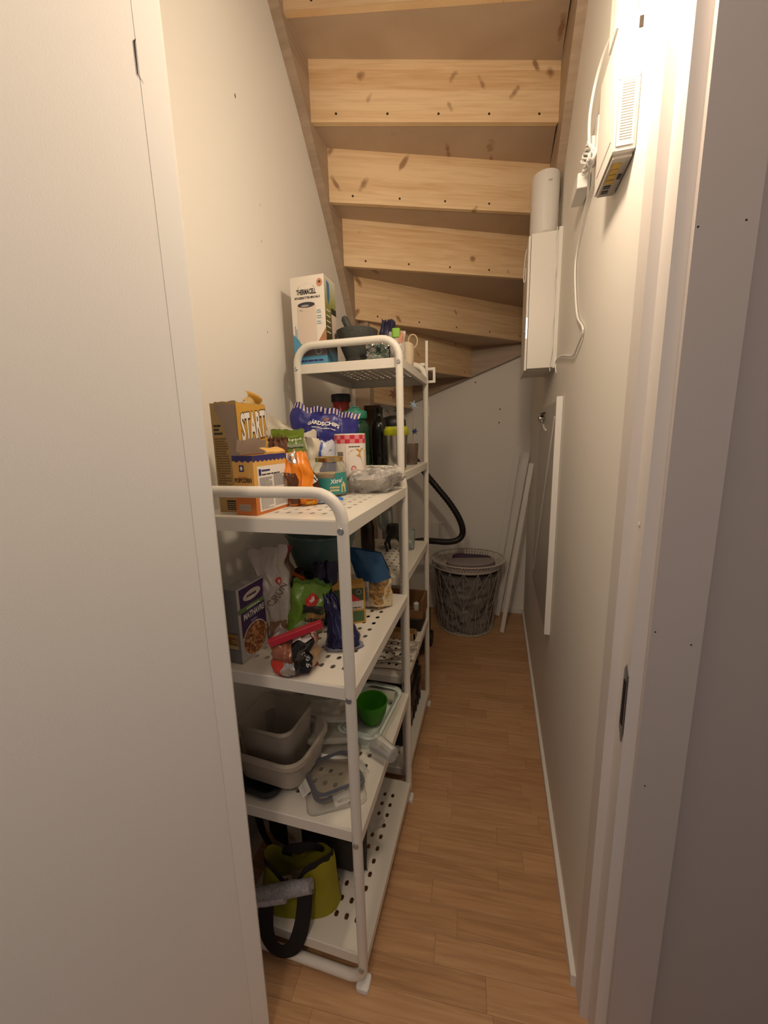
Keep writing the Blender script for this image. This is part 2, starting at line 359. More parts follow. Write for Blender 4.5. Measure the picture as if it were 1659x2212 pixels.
# ------------------------------------------------------------------ shelving units
def frame_path(x0, x1, y, ztop, zbot, r=.058, n=6, rb=.04):
    P = []
    for cx, cz, a0, rr in ((x1 - r, ztop - r, 0, r), (x0 + r, ztop - r, PI/2, r), (x0 + rb, zbot + rb, PI, rb), (x1 - rb, zbot + rb, 1.5*PI, rb)):
        for k in range(n + 1):
            a = a0 + PI/2*k/n; P.append((cx + rr*math.cos(a), y, cz + rr*math.sin(a)))
    return P
def shelf_mesh(W, D, H=.030, px=.0290, py=.0385):
    """perforated pressed-steel deck: W along x (depth of unit), D along y; top at z=0"""
    mb = MB()
    nx = int((W - .06) / px); ny = int((D - .085) / py)
    mx = (W - nx*px)/2; my = (D - ny*py)/2
    ha, hb = .0060, .0088
    for i in range(nx):
        for j in range(ny):
            x0 = mx + i*px; y0 = my + j*py; cx = x0 + px/2; cy = y0 + py/2
            out = [(x0+px, cy), (x0+px, y0+py), (cx, y0+py), (x0, y0+py), (x0, cy), (x0, y0), (cx, y0), (x0+px, y0)]
            inn = [(ha, 0), (ha, .0045), (ha*.62, hb*.88), (0, hb), (-ha*.62, hb*.88), (-ha, .0045), (-ha, -.0045), (-ha*.62, -hb*.88), (0, -hb), (ha*.62, -hb*.88), (ha, -.0045)]
            inn = [(ha, 0), (ha*.82, hb*.74), (0, hb), (-ha*.82, hb*.74), (-ha, 0), (-ha*.82, -hb*.74), (0, -hb), (ha*.82, -hb*.74)]
            vs = [(x, y, 0) for x, y in out] + [(cx+x, cy+y, 0) for x, y in inn] + [(cx+x*.94, cy+y*.94, -.0016) for x, y in inn]
            fs = [(k, (k+1) % 8, (k+1) % 8 + 8, k + 8) for k in range(8)] + [(k+8, (k+1) % 8 + 8, (k+1) % 8 + 16, k+16) for k in range(8)]
            mb.add(vs, fs)
    # plain margins round the holes, then folded skirts with a bottom lip
    X = [0, mx, W-mx, W]; Y = [0, my, D-my, D]
    for i in range(3):
        for j in range(3):
            if i == 1 and j == 1: continue
            mb.add([(X[i], Y[j], 0), (X[i+1], Y[j], 0), (X[i+1], Y[j+1], 0), (X[i], Y[j+1], 0)], [(0, 1, 2, 3)])
    e = .0022
    a = [(0, 0), (W, 0), (W, D), (0, D)]; b = [(-e, -e), (W+e, -e), (W+e, D+e), (-e, D+e)]; c = [(.012, .012), (W-.012, .012), (W-.012, D-.012), (.012, D-.012)]
    vs = [(x, y, 0) for x, y in a] + [(x, y, -e) for x, y in b] + [(x, y, -H) for x, y in b] + [(x, y, -H) for x, y in c]
    fs = []
    for lv in range(3):
        for k in range(4): fs.append((lv*4+k, (lv+1)*4+k, (lv+1)*4+(k+1) % 4, lv*4+(k+1) % 4))
    return mb.add(vs, fs)
def unit(label, loc, W, D, levels, ztop, rz=0):
    t = thing('shelving_unit', label, 'shelf', loc, rz)
    for y in (0, D):
        P = frame_path(-W, 0, y, ztop, .020)
        fo = MB().tube(P, .0122, 12, closed=True).build('frame', M_WHITE, t, smooth=True)
        for x in (-W, 0):
            MB().rbox(x-.016, x+.016, y-.018, y+.018, 0, .016, .006).build('foot', M_PLASTIC, fo)
            for z in levels:
                s = -1 if y == 0 else 1
                MB().lathe([(.0068, 0), (.0068, .0022), (.0055, .0032), (.0028, .0032), (.0024, .0018), (.0001, .0018)], 14,
                           M=Matrix.Translation((x, y + s*.0118, z - .016)) @ Matrix.Rotation(-s*PI/2, 4, 'X')).build('bolt', M_BOLT, fo, smooth=True, angle=30)
    me = None
    for z in levels:
        if me is None:
            o = shelf_mesh(W - .004, D - .016).build('shelf', M_WHITE, t); me = o.data
        else: o = link('shelf', me, t)
        o.location = (-W + .010, .008, z)
    return t
LV1 = (.082, .452, .822, 1.187); LV2 = (.085, .478, .862, 1.228, 1.590)
unit('low white metal shelving unit with perforated shelves, nearest the doorway', (-.286, .706, 0), .362, .536, LV1, 1.243)
unit('tall white metal shelving unit with perforated shelves, standing behind the low one', (-.303, 1.280, 0), .350, .508, LV2, 1.646, math.radians(.6))
#--OBJECTS--
# ------------------------------------------------------------------ builders for the small things
def flat(name, col, rough=.55, **k): return mat(name, col, rough, **k)
def text_mb(s, size, bold=0.0, shear=0.0, squash=1.0):
    c = bpy.data.curves.new('t', 'FONT'); c.body = s; c.size = size; c.offset = bold; c.shear = shear
    c.align_x = 'CENTER'; c.align_y = 'CENTER'; c.resolution_u = 2; c.fill_mode = 'FRONT'
    o = bpy.data.objects.new('t', c); COL.objects.link(o)
    dg = bpy.context.evaluated_depsgraph_get(); me = bpy.data.meshes.new_from_object(o.evaluated_get(dg))
    mb = MB(); mb.add([(v.co.x*squash, v.co.y, 0) for v in me.vertices], [tuple(p.vertices) for p in me.polygons])
    bpy.data.objects.remove(o); bpy.data.curves.remove(c); bpy.data.meshes.remove(me)
    return mb
def lettering(s, size, M, m, parent, bold=0.0, shear=0.0, squash=1.0, fn=None, name='lettering'):
    mb = text_mb(s, size, bold, shear, squash)
    mb.v = [tuple(fn(v[0], v[1])) if fn else tuple(M @ Vector(v)) for v in mb.v]
    return mb.build(name, m, parent)
def patch(M, x0, x1, y0, y1, m, parent, name='print', z=.0003):
    return MB().add([M @ Vector(p) for p in ((x0, y0, z), (x1, y0, z), (x1, y1, z), (x0, y1, z))], [(0, 1, 2, 3)]).build(name, m, parent)
def disc(M, cx, cy, rx, ry, m, parent, name='print', z=.0006, n=20, rot=0):
    vs = [M @ Vector((cx + rx*math.cos(a)*math.cos(rot) - ry*math.sin(a)*math.sin(rot), cy + rx*math.cos(a)*math.sin(rot) + ry*math.sin(a)*math.cos(rot), z)) for a in [2*PI*k/n for k in range(n)]]
    return MB().add(vs, [tuple(range(n))]).build(name, m, parent)
def lines(M, x0, x1, y0, y1, n, m, parent, gap=.45, seed=1, words=True, z=.0005, fn=None):
    """a block of tiny print: rows of short bars"""
    rnd = random.Random(seed); mb = MB(); h = (y1 - y0)/n
    for k in range(n):
        x = x0; yb = y1 - (k+1)*h
        end = x1 if rnd.random() < .75 else x0 + (x1-x0)*rnd.uniform(.4, .9)
        while x < end:
            wd = rnd.uniform(.08, .26)*(x1 - x0) if words else x1 - x0
            e = min(x + wd, end)
            q = [(x, yb), (e, yb), (e, yb + h*(1-gap)), (x, yb + h*(1-gap))]
            mb.add([fn(*p) if fn else M @ Vector((*p, z)) for p in q], [(0, 1, 2, 3)]); x = e + .03*(x1 - x0)
    return mb.build('small_print', m, parent)
class Bag:
    def __init__(s, w, h, d, seed=0, crumple=.006, neck=0, seal=.02, sag=.35, fold=0, k=7, lean=(0, 0), topw=1.0):
        s.__dict__.update(w=w, h=h, d=d, seed=seed, c=crumple, neck=neck, seal=seal, sag=sag, fold=fold, k=k, lean=lean, topw=topw)
    def prof(s, v):
        a = min(1, max(0, v/.16)); b = min(1, max(0, (1 - v - s.seal)/ (.45)))
        return (math.sin(a*PI/2)**.6) * (math.sin(b*PI/2)**.8) * (1 - s.sag*v)
    def S(s, u, v, side=-1, off=0.0):
        wd = s.w/2 * (1 - s.neck*math.exp(-((v - .8)/.12)**2)) * (1 + (s.topw - 1)*v)
        e = max(0, 1 - abs(u)**2.4)**.6
        t = s.d/2 * s.prof(v) * e
        q = Vector((u*s.k*.45, v*s.k*.6, s.seed*3.7 + side))
        nz = noise.noise(q)*.9 + .55*abs(noise.noise(q*2.3)) + .3*noise.noise(q*5.1)
        nz *= s.c*(.25 + .75*e)
        bend = noise.noise(Vector((u*1.4, v*2.1, s.seed*5.1)))*s.c*1.6
        x = u*wd + s.lean[0]*v*v + s.c*1.2*noise.noise(Vector((u*2, v*s.k*.7, s.seed + 9)))
        z = v*s.h + s.c*1.5*noise.noise(Vector((u*3, 4, s.seed + 2)))*v
        y = side*(t + off + nz*.9) + bend*(v > .02) + s.lean[1]*v*v
        return Vector((x, y, z))
    def mesh(s, nu=25, nv=25):
        mb = MB()
        for side in (-1, 1):
            def fn(a, b, sd=side):
                u = 2*a - 1; p = s.S(u, b, sd)
                if abs(u) > .999 or b > .999:
                    p = (s.S(u, b, -1) + s.S(u, b, 1))/2
                return p
            mb.grid(fn, nu, nv)
        rim = [(s.S(2*i/(nu-1) - 1, 0, -1)) for i in range(nu)] + [(s.S(1 - 2*i/(nu-1), 0, 1)) for i in range(nu)]
        mb.add([((p.x, p.y, p.z)) for p in rim], [tuple(range(len(rim)))])
        return mb
    def strip(s, u0, u1, v0, v1, off=.0012, n=10, side=-1):
        mb = MB(); mb.grid(lambda a, b: s.S(u0 + (u1-u0)*a, v0 + (v1-v0)*b, side, off), n, n); return mb
    def fn(s, uc, vc, rot=0, off=.0018):
        c, sn = math.cos(rot), math.sin(rot)
        return lambda x, y: s.S(uc + (x*c - y*sn)/(s.w/2), vc + (x*sn + y*c)/s.h, -1, off)
    def disc(s, uc, vc, r, off=.0016, n=18, ry=None):
        ry = ry or r; f = s.fn(uc, vc, 0, off)
        vs = [f(0, 0)] + [f(r*math.cos(2*PI*k/n), ry*math.sin(2*PI*k/n)) for k in range(n)]
        return MB().add(vs, [(0, k+1, (k+1) % n + 1) for k in range(n)])
def bag(name, label, cat, loc, rz, B, m, group=None, rx=0, ry=0, body='bag', nu=25, nv=25):
    t = thing(name, label, cat, loc, rz, group, rx, ry)
    B.mesh(nu, nv).build(body, m, t, smooth=True, fix=True, angle=70)
    return t
D = math.radians
WHITE_INK = flat('white_ink', (.85, .83, .79)); BLACK_INK = flat('black_ink', (.03, .028, .03)); GREY_INK = flat('grey_ink', (.36, .34, .34))
RED_INK = flat('red_ink', (.62, .05, .05)); NAVY_INK = flat('navy_ink', (.035, .03, .17)); GREEN_INK = flat('green_ink', (.11, .24, .06))
CLEAR = film('clear_film', (.92, .92, .92), .12, .15); CLEARP = film('clear_hard_plastic', (.88, .88, .86), .13, .2)
GLASS = film('clear_glass', (.90, .96, .93), .06, .04)
CARD = flat('raw_cardboard', (.40, .31, .24), .8, var=.12, vscale=30)
Z1, Z2, Z3, Z4 = [z + .0004 for z in reversed(LV1)]
T5, T4, T3, T2, T1 = [z + .0004 for z in LV2]

# ------------------------------------------------------------------ low unit, top shelf
# cereal box, torn open
M_START = flat('cereal_yellow', (.66, .36, .055), .5); M_STSIDE = flat('cereal_side_print', (.52, .36, .15), .55, var=.06, vscale=12)
t = thing('cereal_box', 'tall yellow cereal box with torn top, beside the popcorn box', 'food box', (-.576, .822, Z1))
hx, hy, H = .033, .057, .246
bx = MB(); n_ = 9
def torn(i): return H - .004 + .006*noise.noise((i*1.7, 3.3, 0))
base = [(-hx, -hy), (hx, -hy), (hx, hy), (-hx, hy)]
per = []
for k in range(4):
    a, b = base[k], base[(k+1) % 4]
    for q in range(n_): per.append((a[0] + (b[0]-a[0])*q/n_, a[1] + (b[1]-a[1])*q/n_))
bx.loft([[(x, y, 0) for x, y in per], [(x, y, torn(i)) for i, (x, y) in enumerate(per)], [(x*.975, y*.98, torn(i)) for i, (x, y) in enumerate(per)],
         [(x*.96, y*.975, .02) for x, y in per]], True, True)
bo = bx.build('carton', M_STSIDE, t)
Fr = F((hx, 0, H/2), (0, 1, 0), (0, 0, 1)); Ff = F((0, -hy, H/2), (1, 0, 0), (0, 0, 1))
patch(Fr, -hy, hy, -H/2, H/2 - .006, M_START, t, 'front_print')
lettering('START!', .047, Fr @ Matrix.Translation((.008, .066, .0006)) @ Matrix.Diagonal((.70, 1.75, 1, 1)) @ Matrix.Rotation(D(3), 4, 'Z'), flat('brown_ink', (.12, .06, .02)), t, bold=.0034)
lettering('START!', .047, Fr @ Matrix.Translation((.0072, .067, .0010)) @ Matrix.Diagonal((.70, 1.75, 1, 1)) @ Matrix.Rotation(D(3), 4, 'Z'), WHITE_INK, t, bold=.0014)
# torn grey layer on the front and on the narrow side
tm = MB()
pts = [(-.055, -.02), (-.045, .012), (.0, .020), (.03, .016), (.056, .022), (.056, -.055), (-.052, -.06)]
tm.add([Fr @ Vector((x, y, .0013)) for x, y in pts], [tuple(range(len(pts)))]); tm.build('torn_layer', CARD, t, label='torn grey cardboard layer')
pts = [(-.022, .116), (.031, .112), (.032, -.03), (.014, -.03), (.006, .02), (-.006, .075), (-.02, .10)]
MB().add([Ff @ Vector((x, y, .0006)) for x, y in pts], [tuple(range(len(pts)))]).build('torn_layer', CARD, t)
lines(Ff, -.029, .005, -.075, .045, 22, flat('brown_small_ink', (.20, .12, .05)), t, seed=4)
lines(Ff, -.028, -.006, .05, .075, 3, BLACK_INK, t, seed=6)
patch(Ff, -.024, .028, -.085, -.078, BLACK_INK, t); patch(Ff, -.012, .030, -.118, -.096, BLACK_INK, t); lines(Ff, -.010, .028, -.116, -.098, 4, flat('tan_ink', (.45, .33, .17)), t, seed=9, z=.0008)
fl_ = MB(); 
fl_.grid(lambda a, b: (hx*.9 - .02*b*b + .004*math.sin(a*7), -.01 + .06*a + .012*b, H - .008 + .030*b*(1 - abs(a-.6)*.9)), 7, 5)
fl_.build('torn_flap', M_STSIDE, t)
fl_ = MB(); fl_.grid(lambda a, b: (-.002 + .03*a + .016*math.sin(b*2.6), .020 + .012*a, H + .004 + .022*b - .012*a*a), 5, 6)
fl_.build('torn_flap', M_START, t)
# popcorn box
M_POP = bpy.data.materials.new('popcorn_box_print'); M_POP.use_nodes = True; nt = M_POP.node_tree; b = nt.nodes['Principled BSDF']
tc = nt.nodes.new('ShaderNodeTexCoord'); sx = nt.nodes.new('ShaderNodeSeparateXYZ'); nt.links.new(tc.outputs['Object'], sx.inputs[0])
rp = ramp(nt, [(.0, (.62, .17, .025)), (.38, (.66, .20, .03)), (.43, (.76, .40, .09)), (1, (.80, .47, .13))]); mr = nt.nodes.new('ShaderNodeMapRange'); mr.inputs['From Max'].default_value = .13
nt.links.new(sx.outputs['Z'], mr.inputs['Value']); nt.links.new(mr.outputs[0], rp.inputs[0]); nt.links.new(rp.outputs[0], b.inputs['Base Color']); b.inputs['Roughness'].default_value = .45
t = thing('popcorn_box', 'yellow and orange popcorn box with dark blue wavy top band, open flap', 'food box', (-.514, .797, Z1), D(-4))
hx, hy, H = .0265, .062, .128
MB().loft([[(-hx, -hy, 0), (hx, -hy, 0), (hx, hy, 0), (-hx, hy, 0)], [(-hx, -hy, H), (hx, -hy, H), (hx, hy, H), (-hx, hy, H)], [(-hx*.96, -hy*.98, H), (hx*.96, -hy*.98, H), (hx*.96, hy*.98, H), (-hx*.96, hy*.98, H)],
           [(-hx*.95, -hy*.98, .03), (hx*.95, -hy*.98, .03), (hx*.95, hy*.98, .03), (-hx*.95, hy*.98, .03)]]).build('carton', M_POP, t)
Ff = F((0, -hy, H/2), (1, 0, 0), (0, 0, 1)); Fr = F((hx, 0, H/2), (0, 1, 0), (0, 0, 1))
for M_, x0, x1 in ((Ff, -hx, hx), (Fr, -hy, hy)):
    n = 32 if x1 > .05 else 14; mb = MB(); top = []; low = []
    for k in range(n+1):
        x = x0 + (x1-x0)*k/n; top.append(M_ @ Vector((x, H/2, .0007))); low.append(M_ @ Vector((x, H/2 - .0125 - .0022*math.cos(x*420), .0007)))
    mb.add(top + low, [(k, k+1, n+2+k, n+1+k) for k in range(n)]); mb.build('wavy_band', NAVY_INK, t)
patch(Fr, -.050, .057, -.058, .040, WHITE_INK, t, 'label_panel')
patch(Fr, -.046, -.038, .020, .034, NAVY_INK, t, z=.0009); lines(Fr, -.036, -.006, .028, .035, 1, NAVY_INK, t, z=.0009, words=False); lines(Fr, -.036, .030, .020, .025, 1, BLACK_INK, t, z=.0009)
lines(Fr, -.045, .0, -.012, .016, 9, GREY_INK, t, seed=11, z=.0009, gap=.3); lines(Fr, .006, .050, -.008, .020, 9, GREY_INK, t, seed=12, z=.0009, gap=.3)
lines(Fr, -.045, .0, -.054, -.016, 11, GREY_INK, t, seed=13, z=.0009, gap=.5); lines(Fr, .006, .050, -.052, -.014, 10, GREY_INK, t, seed=14, z=.0009, gap=.5)
patch(Ff, -.010, .002, .030, .044, NAVY_INK, t); disc(Ff, -.004, .037, .0035, .0045, WHITE_INK, t)
lettering('POPCORN', .0105, Ff @ Matrix.Translation((-.002, .011, .0007)) @ Matrix.Diagonal((.88, 1.25, 1, 1)), flat('brown_ink', (.12, .06, .02)), t, bold=.0006)
lines(Ff, -.014, .008, .017, .022, 1, flat('orange_ink', (.72, .25, .04)), t, seed=3)
mb = MB(); n = 10
mb.add([Ff @ Vector((-.022 + .04*k/n, -.010 + .0028*math.sin(k*.63) + dz, .0007)) for dz in (.006, 0) for k in range(n+1)], [(k, k+1, n+2+k, n+1+k) for k in range(n)]); mb.build('ribbon_print', NAVY_INK, t)
lines(Ff, -.016, .012, -.0085, -.0065, 1, WHITE_INK, t, seed=2, z=.0011)
patch(Ff, -.018, .012, -.055, -.040, flat('stamp_ink', (.55, .40, .28)), t); lines(Ff, -.016, .010, -.054, -.042, 2, GREY_INK, t, seed=8, z=.0008)
fl_ = MB(); fl_.grid(lambda a, b_: (-hx*.9 + .008*b_ , -hy*.85 + 1.65*hy*a, H + .034*b_*(1 - .3*math.sin(a*9)*.3)), 8, 4); fl_.build('open_flap', CARD, t, label='raised inner flap of grey card')
fl_ = MB(); fl_.grid(lambda a, b_: (hx + .004*math.sin(b_*3) - .02*b_*b_, -hy*.2 + hy*1.15*a, H + .014*b_ + .001*math.sin(a*9)), 8, 4); fl_.build('open_flap', flat('popcorn_yellow', (.80, .47, .13), .45), t, label='yellow edge flap')
fl_ = MB(); fl_.grid(lambda a, b_: (-hx + .05*a*.5, -hy - .003*b_, H - .002 + .018*b_*(1-a*.6)), 5, 4); fl_.build('open_flap', CARD, t)

# orange snack bag with foil top
M_ORANGE = flat('orange_plastic', (.80, .24, .015), .3, bump=.25, bscale=35, bdist=.004); M_FOIL = mat('foil', (.62, .60, .58), .3, 1, bump=.5, bscale=50, bdist=.006)
B = Bag(.060, .130, .045, seed=2, crumple=.009, seal=.03, k=6, lean=(-.018, .012))
t = bag('snack_bag', 'bright orange snack bag with twisted silver top beside popcorn box', 'snack bag', (-.449, .868, Z1), D(32), B, M_ORANGE)
B.strip(-1.02, -.35, .05, .62, .001).build('brown_print', flat('dark_brown_print', (.10, .035, .015), .35), t, smooth=True)
B.strip(-.8, .3, .80, .985, .0012).build('foil_top', M_FOIL, t, smooth=True)
B.strip(-.05, .65, .0, .10, .003).build('bottom_fold', flat('orange_yellow', (.85, .42, .03), .3), t, smooth=True)
# brown sweets bag with white letters, leaning
M_BROWN = flat('brown_plastic', (.075, .022, .015), .3, bump=.2, bscale=40)
B = Bag(.068, .088, .036, seed=5, crumple=.006, seal=.03)
t = bag('sweets_bag', 'small dark brown sweets bag with white letters, leaning behind orange bag', 'snack bag', (-.468, .945, Z1 + .012), D(36), B, M_BROWN, ry=D(-24))
lettering('dd!', .034, None, WHITE_INK, t, bold=.001, fn=B.fn(.35, .42, D(18)))
B.strip(-.1, .9, .72, .97).build('pink_print', flat('pink_print', (.65, .22, .24), .4), t, smooth=True)
# blue scrap
mb = MB(); mb.grid(lambda a, b_: ((a-.5)*.075, (b_-.5)*.032*(1 - .5*a), .004 + .010*math.sin(a*2.4)*(.4 + .6*b_) + .003*noise.noise((a*5, b_*5, 1))), 9, 7)
o = mb.build('candy_wrapper', flat('sky_blue_plastic', (.05, .19, .55), .3), None, smooth=True); o.location = (-.402, .905, Z1); o.rotation_euler = (0, 0, D(20))
tag(o, 'flat bright blue wrapper lying on the shelf before the jar', 'wrapper')
# brown crinkled bag behind cereal
B = Bag(.052, .160, .04, seed=8, crumple=.008, seal=.03, k=8)
t = bag('nut_bag', 'crinkled brown bag top showing between cereal box and green bag', 'snack bag', (-.562, .955, Z1), D(30), B, flat('brown_crinkle', (.17, .075, .04), .35, bump=.4, bscale=60, bdist=.006))
mb = MB()
for k in range(16):
    a = k/15; x = -.026 + .050*a; mb.add([(x, -.004 + .008*(k % 2), .154), (x + .006, .004 - .008*(k % 2), .155), (x + .004, 0, .165 + .005*(k % 3))], [(0, 1, 2)])
mb.build('frayed_top', flat('brown_crinkle', (.2, .1, .06)), t)
# green bag
M_GREENB = flat('leaf_green_plastic', (.16, .24, .05), .32, bump=.3, bscale=30, bdist=.005, var=.35, vscale=16)
B = Bag(.092, .186, .05, seed=11, crumple=.006, seal=.13, neck=.08)
t = bag('vegetable_bag', 'green food bag with folded clipped top, in front of white bag', 'snack bag', (-.572, 1.035, Z1), D(28), B, M_GREENB)
B.strip(-.98, .98, .875, .985, .002).build('folded_top', flat('olive_plastic', (.21, .30, .03), .3), t, smooth=True)
for k in range(9): B.disc(-.82 + .205*k, .845, .0038, .003).build('pea_print', flat('pale_green_print', (.50, .56, .33)), t)
B.strip(-.9, .95, .735, .775, .0045).build('clip', flat('grey_green_plastic', (.30, .34, .24), .3), t, smooth=True)
B.strip(.1, .9, .18, .40, .0015).build('leaf_print', flat('leaf_print', (.28, .42, .22)), t, smooth=True)
# white parchment bag
M_PAPER = flat('cream_wrapper', (.76, .70, .58), .45, bump=.35, bscale=28, bdist=.008)
B = Bag(.145, .180, .05, seed=14, crumple=.010, seal=.02, k=11, topw=1.0, lean=(-.01, .01))
t = bag('flour_bag', 'crumpled cream white paper bag hanging open behind green bag', 'paper bag', (-.585, 1.100, Z1), D(28), B, M_PAPER, nu=31, nv=31)
mb = MB(); mb.grid(lambda a, b_: (.025 + .042*a + .008*math.sin(b_*7), -.040 - .014*math.sin(a*3.1) - .006*noise.noise((a*4, b_*6, 3)), .165 - .125*b_ + .018*a*(b_ - .4)), 9, 16)
mb.build('hanging_flap', M_PAPER, t, smooth=True)
mb = MB(); mb.grid(lambda a, b_: (-.078 + .11*a - .012*b_, -.016 + .01*a + .006*noise.noise((a*4, b_*4, 5)), .155 + .085*b_*(1 - a)**.65), 14, 10)
mb.build('torn_corner', M_PAPER, t, smooth=True)
# big blue crisps bag
M_BLUE = flat('royal_blue_plastic', (.030, .030, .215), .28, bump=.18, bscale=22, bdist=.006)
B = Bag(.205, .235, .05, seed=17, crumple=.010, seal=.09, k=6, sag=.2)
t = bag('crisps_bag', 'royal blue crisps bag with striped crimped top, lying against tall unit', 'snack bag', (-.550, 1.165, Z1 + .018), D(16), B, M_BLUE, ry=D(10), nu=31)
for k in range(20):
    u = -.97 + 1.94*k/19
    B.strip(u, u + .045, .925, .998, .0012, 4).build('stripe', flat('pink_white_ink', (.72, .60, .55)), t)
lettering('GÅRDSCHIPS', .0155, None, WHITE_INK, t, bold=.0006, fn=B.fn(-.02, .79, D(1), .0045))
lines(None, -.030, .035, -.002, .002, 1, WHITE_INK, t, seed=5, fn=B.fn(-.02, .735, 0, .0045))
lines(None, -.045, .04, -.008, .008, 1, flat('pale_blue_ink', (.22, .21, .48)), t, seed=15, gap=.1, fn=B.fn(-.02, .66, 0, .0045))
B.disc(.05, .85, .006, ry=.006).build('logo_print', flat('logo_brown', (.30, .12, .10)), t)
# blue and white folded bag
B = Bag(.085, .155, .03, seed=21, crumple=.007, seal=.04)
t = bag('sugar_bag', 'blue and white folded food bag standing between white bag and can', 'food bag', (-.500, 1.108, Z1), D(26), B, flat('navy_plastic', (.025, .022, .15), .3, bump=.2, bscale=30))
B.strip(-.98, .98, .62, .97, .0015).build('white_print', flat('pale_grey_plastic', (.55, .58, .66), .35), t, smooth=True)
B.strip(-.7, -.05, .52, .93, .0024).build('blue_print', flat('mid_blue', (.05, .09, .40), .35), t, smooth=True)
B.disc(-.78, .50, .016, .003).build('logo_print', WHITE_INK, t)
# glass jar, half empty
t = thing('glass_jar', 'open glass jar half full of beige spread with teal label', 'jar', (-.452, 1.040, Z1), D(32))
r = .0475; prof = [(.001, 0), (.040, 0), (.0465, .006), (r, .02), (r, .066), (.044, .080), (.037, .090), (.036, .097), (.0385, .099), (.0385, .106), (.036, .107)]
MB().lathe(prof, 36, cap0=True, cap1=False).build('glass', GLASS, t, smooth=True)
MB().lathe([(.001, .003), (.040, .003), (.0455, .009), (.0460, .022), (.0460, .062), (.001, .066)], 32).build('spread', flat('beige_spread', (.56, .40, .20), .55), t, smooth=True)
MB().lathe([(.0392, .095), (.0395, .097), (.0395, .1065), (.0375, .1078), (.0362, .1065), (.0362, .095)], 36, cap0=False, cap1=False).build('rim', mat('gold_metal', (.72, .55, .26), .3, 1), t, smooth=True)
def wrap(x, y, rr=r + .0006): a = x/rr - PI/2; return Vector((rr*math.cos(a), rr*math.sin(a), y))
def wpatch(x0, x1, y0, y1, m, name='label', rr=r + .0005, n=16):
    return MB().grid(lambda a, b_: wrap(x0 + (x1-x0)*a, y0 + (y1-y0)*b_, rr), n, 2).build(name, m, t)
M_TEAL = flat('teal_label', (.045, .27, .26), .45)
wpatch(-.05, .052, .008, .052, M_TEAL); wpatch(.006, .046, .052, .066, M_TEAL)
lettering('Xtra!', .0165, None, WHITE_INK, t, bold=.0004, shear=.15, fn=lambda x, y: wrap(.010 + x, .0435 + y + x*.12, r + .001))
CREAM = flat('cream_ink', (.66, .58, .30))
lines(None, -.013, .014, .016, .032, 2, CREAM, t, seed=31, gap=.35, fn=lambda x, y: wrap(x + .004, y, r + .001))
mb = MB(); mb.add([wrap(*p, r + .001) for p in ((.024, .012), (.041, .012), (.041, .032), (.0325, .042), (.024, .032))], [(0, 1, 2, 3, 4)]); mb.build('house_print', CREAM, t)
# fried onion can
t = thing('snack_can', 'white cardboard can with red checked band and paper lid', 'can', (-.428, 1.146, Z1), D(20))
r = .0465; CANH = .166
MB().lathe([(.001, 0), (r, 0), (r, CANH), (r-.001, CANH+.004), (r*.97, CANH+.004), (.001, CANH+.003)], 36).build('can', flat('white_card', (.80, .74, .68), .4), t, smooth=True)
def wrap2(x, y, rr=r + .0006): a = x/rr - PI/2; return Vector((rr*math.cos(a), rr*math.sin(a), y))
c1, c2 = flat('check_red', (.62, .035, .07), .4), flat('check_pink', (.75, .26, .27), .4)
for k in range(20):
    for j in (0, 1):
        x0 = (k - 10)*2*PI*r/20
        MB().grid(lambda a, b_: wrap2(x0 + a*2*PI*r/20, .142 + j*.012 + b_*.012, r + .0004), 3, 2).build('check', c1 if (k + j) % 2 else c2, t)
mb = MB()
for k in range(11):
    x0 = -.044 + k*.0021; mb.add([wrap2(x, y) for x, y in ((x0, .088), (x0 + (.0013 if k % 3 else .0007), .088), (x0 + (.0013 if k % 3 else .0007), .118), (x0, .118))], [(0, 1, 2, 3)])
mb.build('barcode', BLACK_INK, t)
mb = MB(); mb.add([wrap2(x, y) for x, y in ((-.0155, .07), (-.0148, .07), (-.0148, .135), (-.0155, .135))], [(0, 1, 2, 3)]); mb.build('seam_print', GREY_INK, t)
mb = MB(); pt = [(-.008, .110), (.004, .122), (.020, .126), (.040, .128), (.056, .120), (.056, .050), (.044, .075), (.034, .098), (.018, .106)]
cx = (.030, .113); mb.add([wrap2(*cx)] + [wrap2(*p) for p in pt], [(0, k+1, (k+1) % len(pt) + 1) for k in range(len(pt))]); mb.build('onion_print', flat('fried_onion', (.60, .33, .07), .5, var=.5, vscale=140), t)
for rr_, m_ in ((.0085, flat('dusty_red_ink', (.60, .16, .16))), (.0052, flat('pale_pink_ink', (.78, .55, .50)))):
    mb = MB(); n = 16; mb.add([wrap2(.009 + rr_*math.cos(2*PI*k/n), .068 + rr_*1.15*math.sin(2*PI*k/n), r + .0006 + (.0085 - rr_)*.1) for k in range(n)], [tuple(range(n))]); mb.build('seal_print', m_, t)
lines(None, -.004, .03, .131, .136, 1, BLACK_INK, t, seed=21, fn=lambda x, y: wrap2(x, y)); lines(None, .020, .045, .044, .054, 2, BLACK_INK, t, seed=22, fn=lambda x, y: wrap2(x, y))
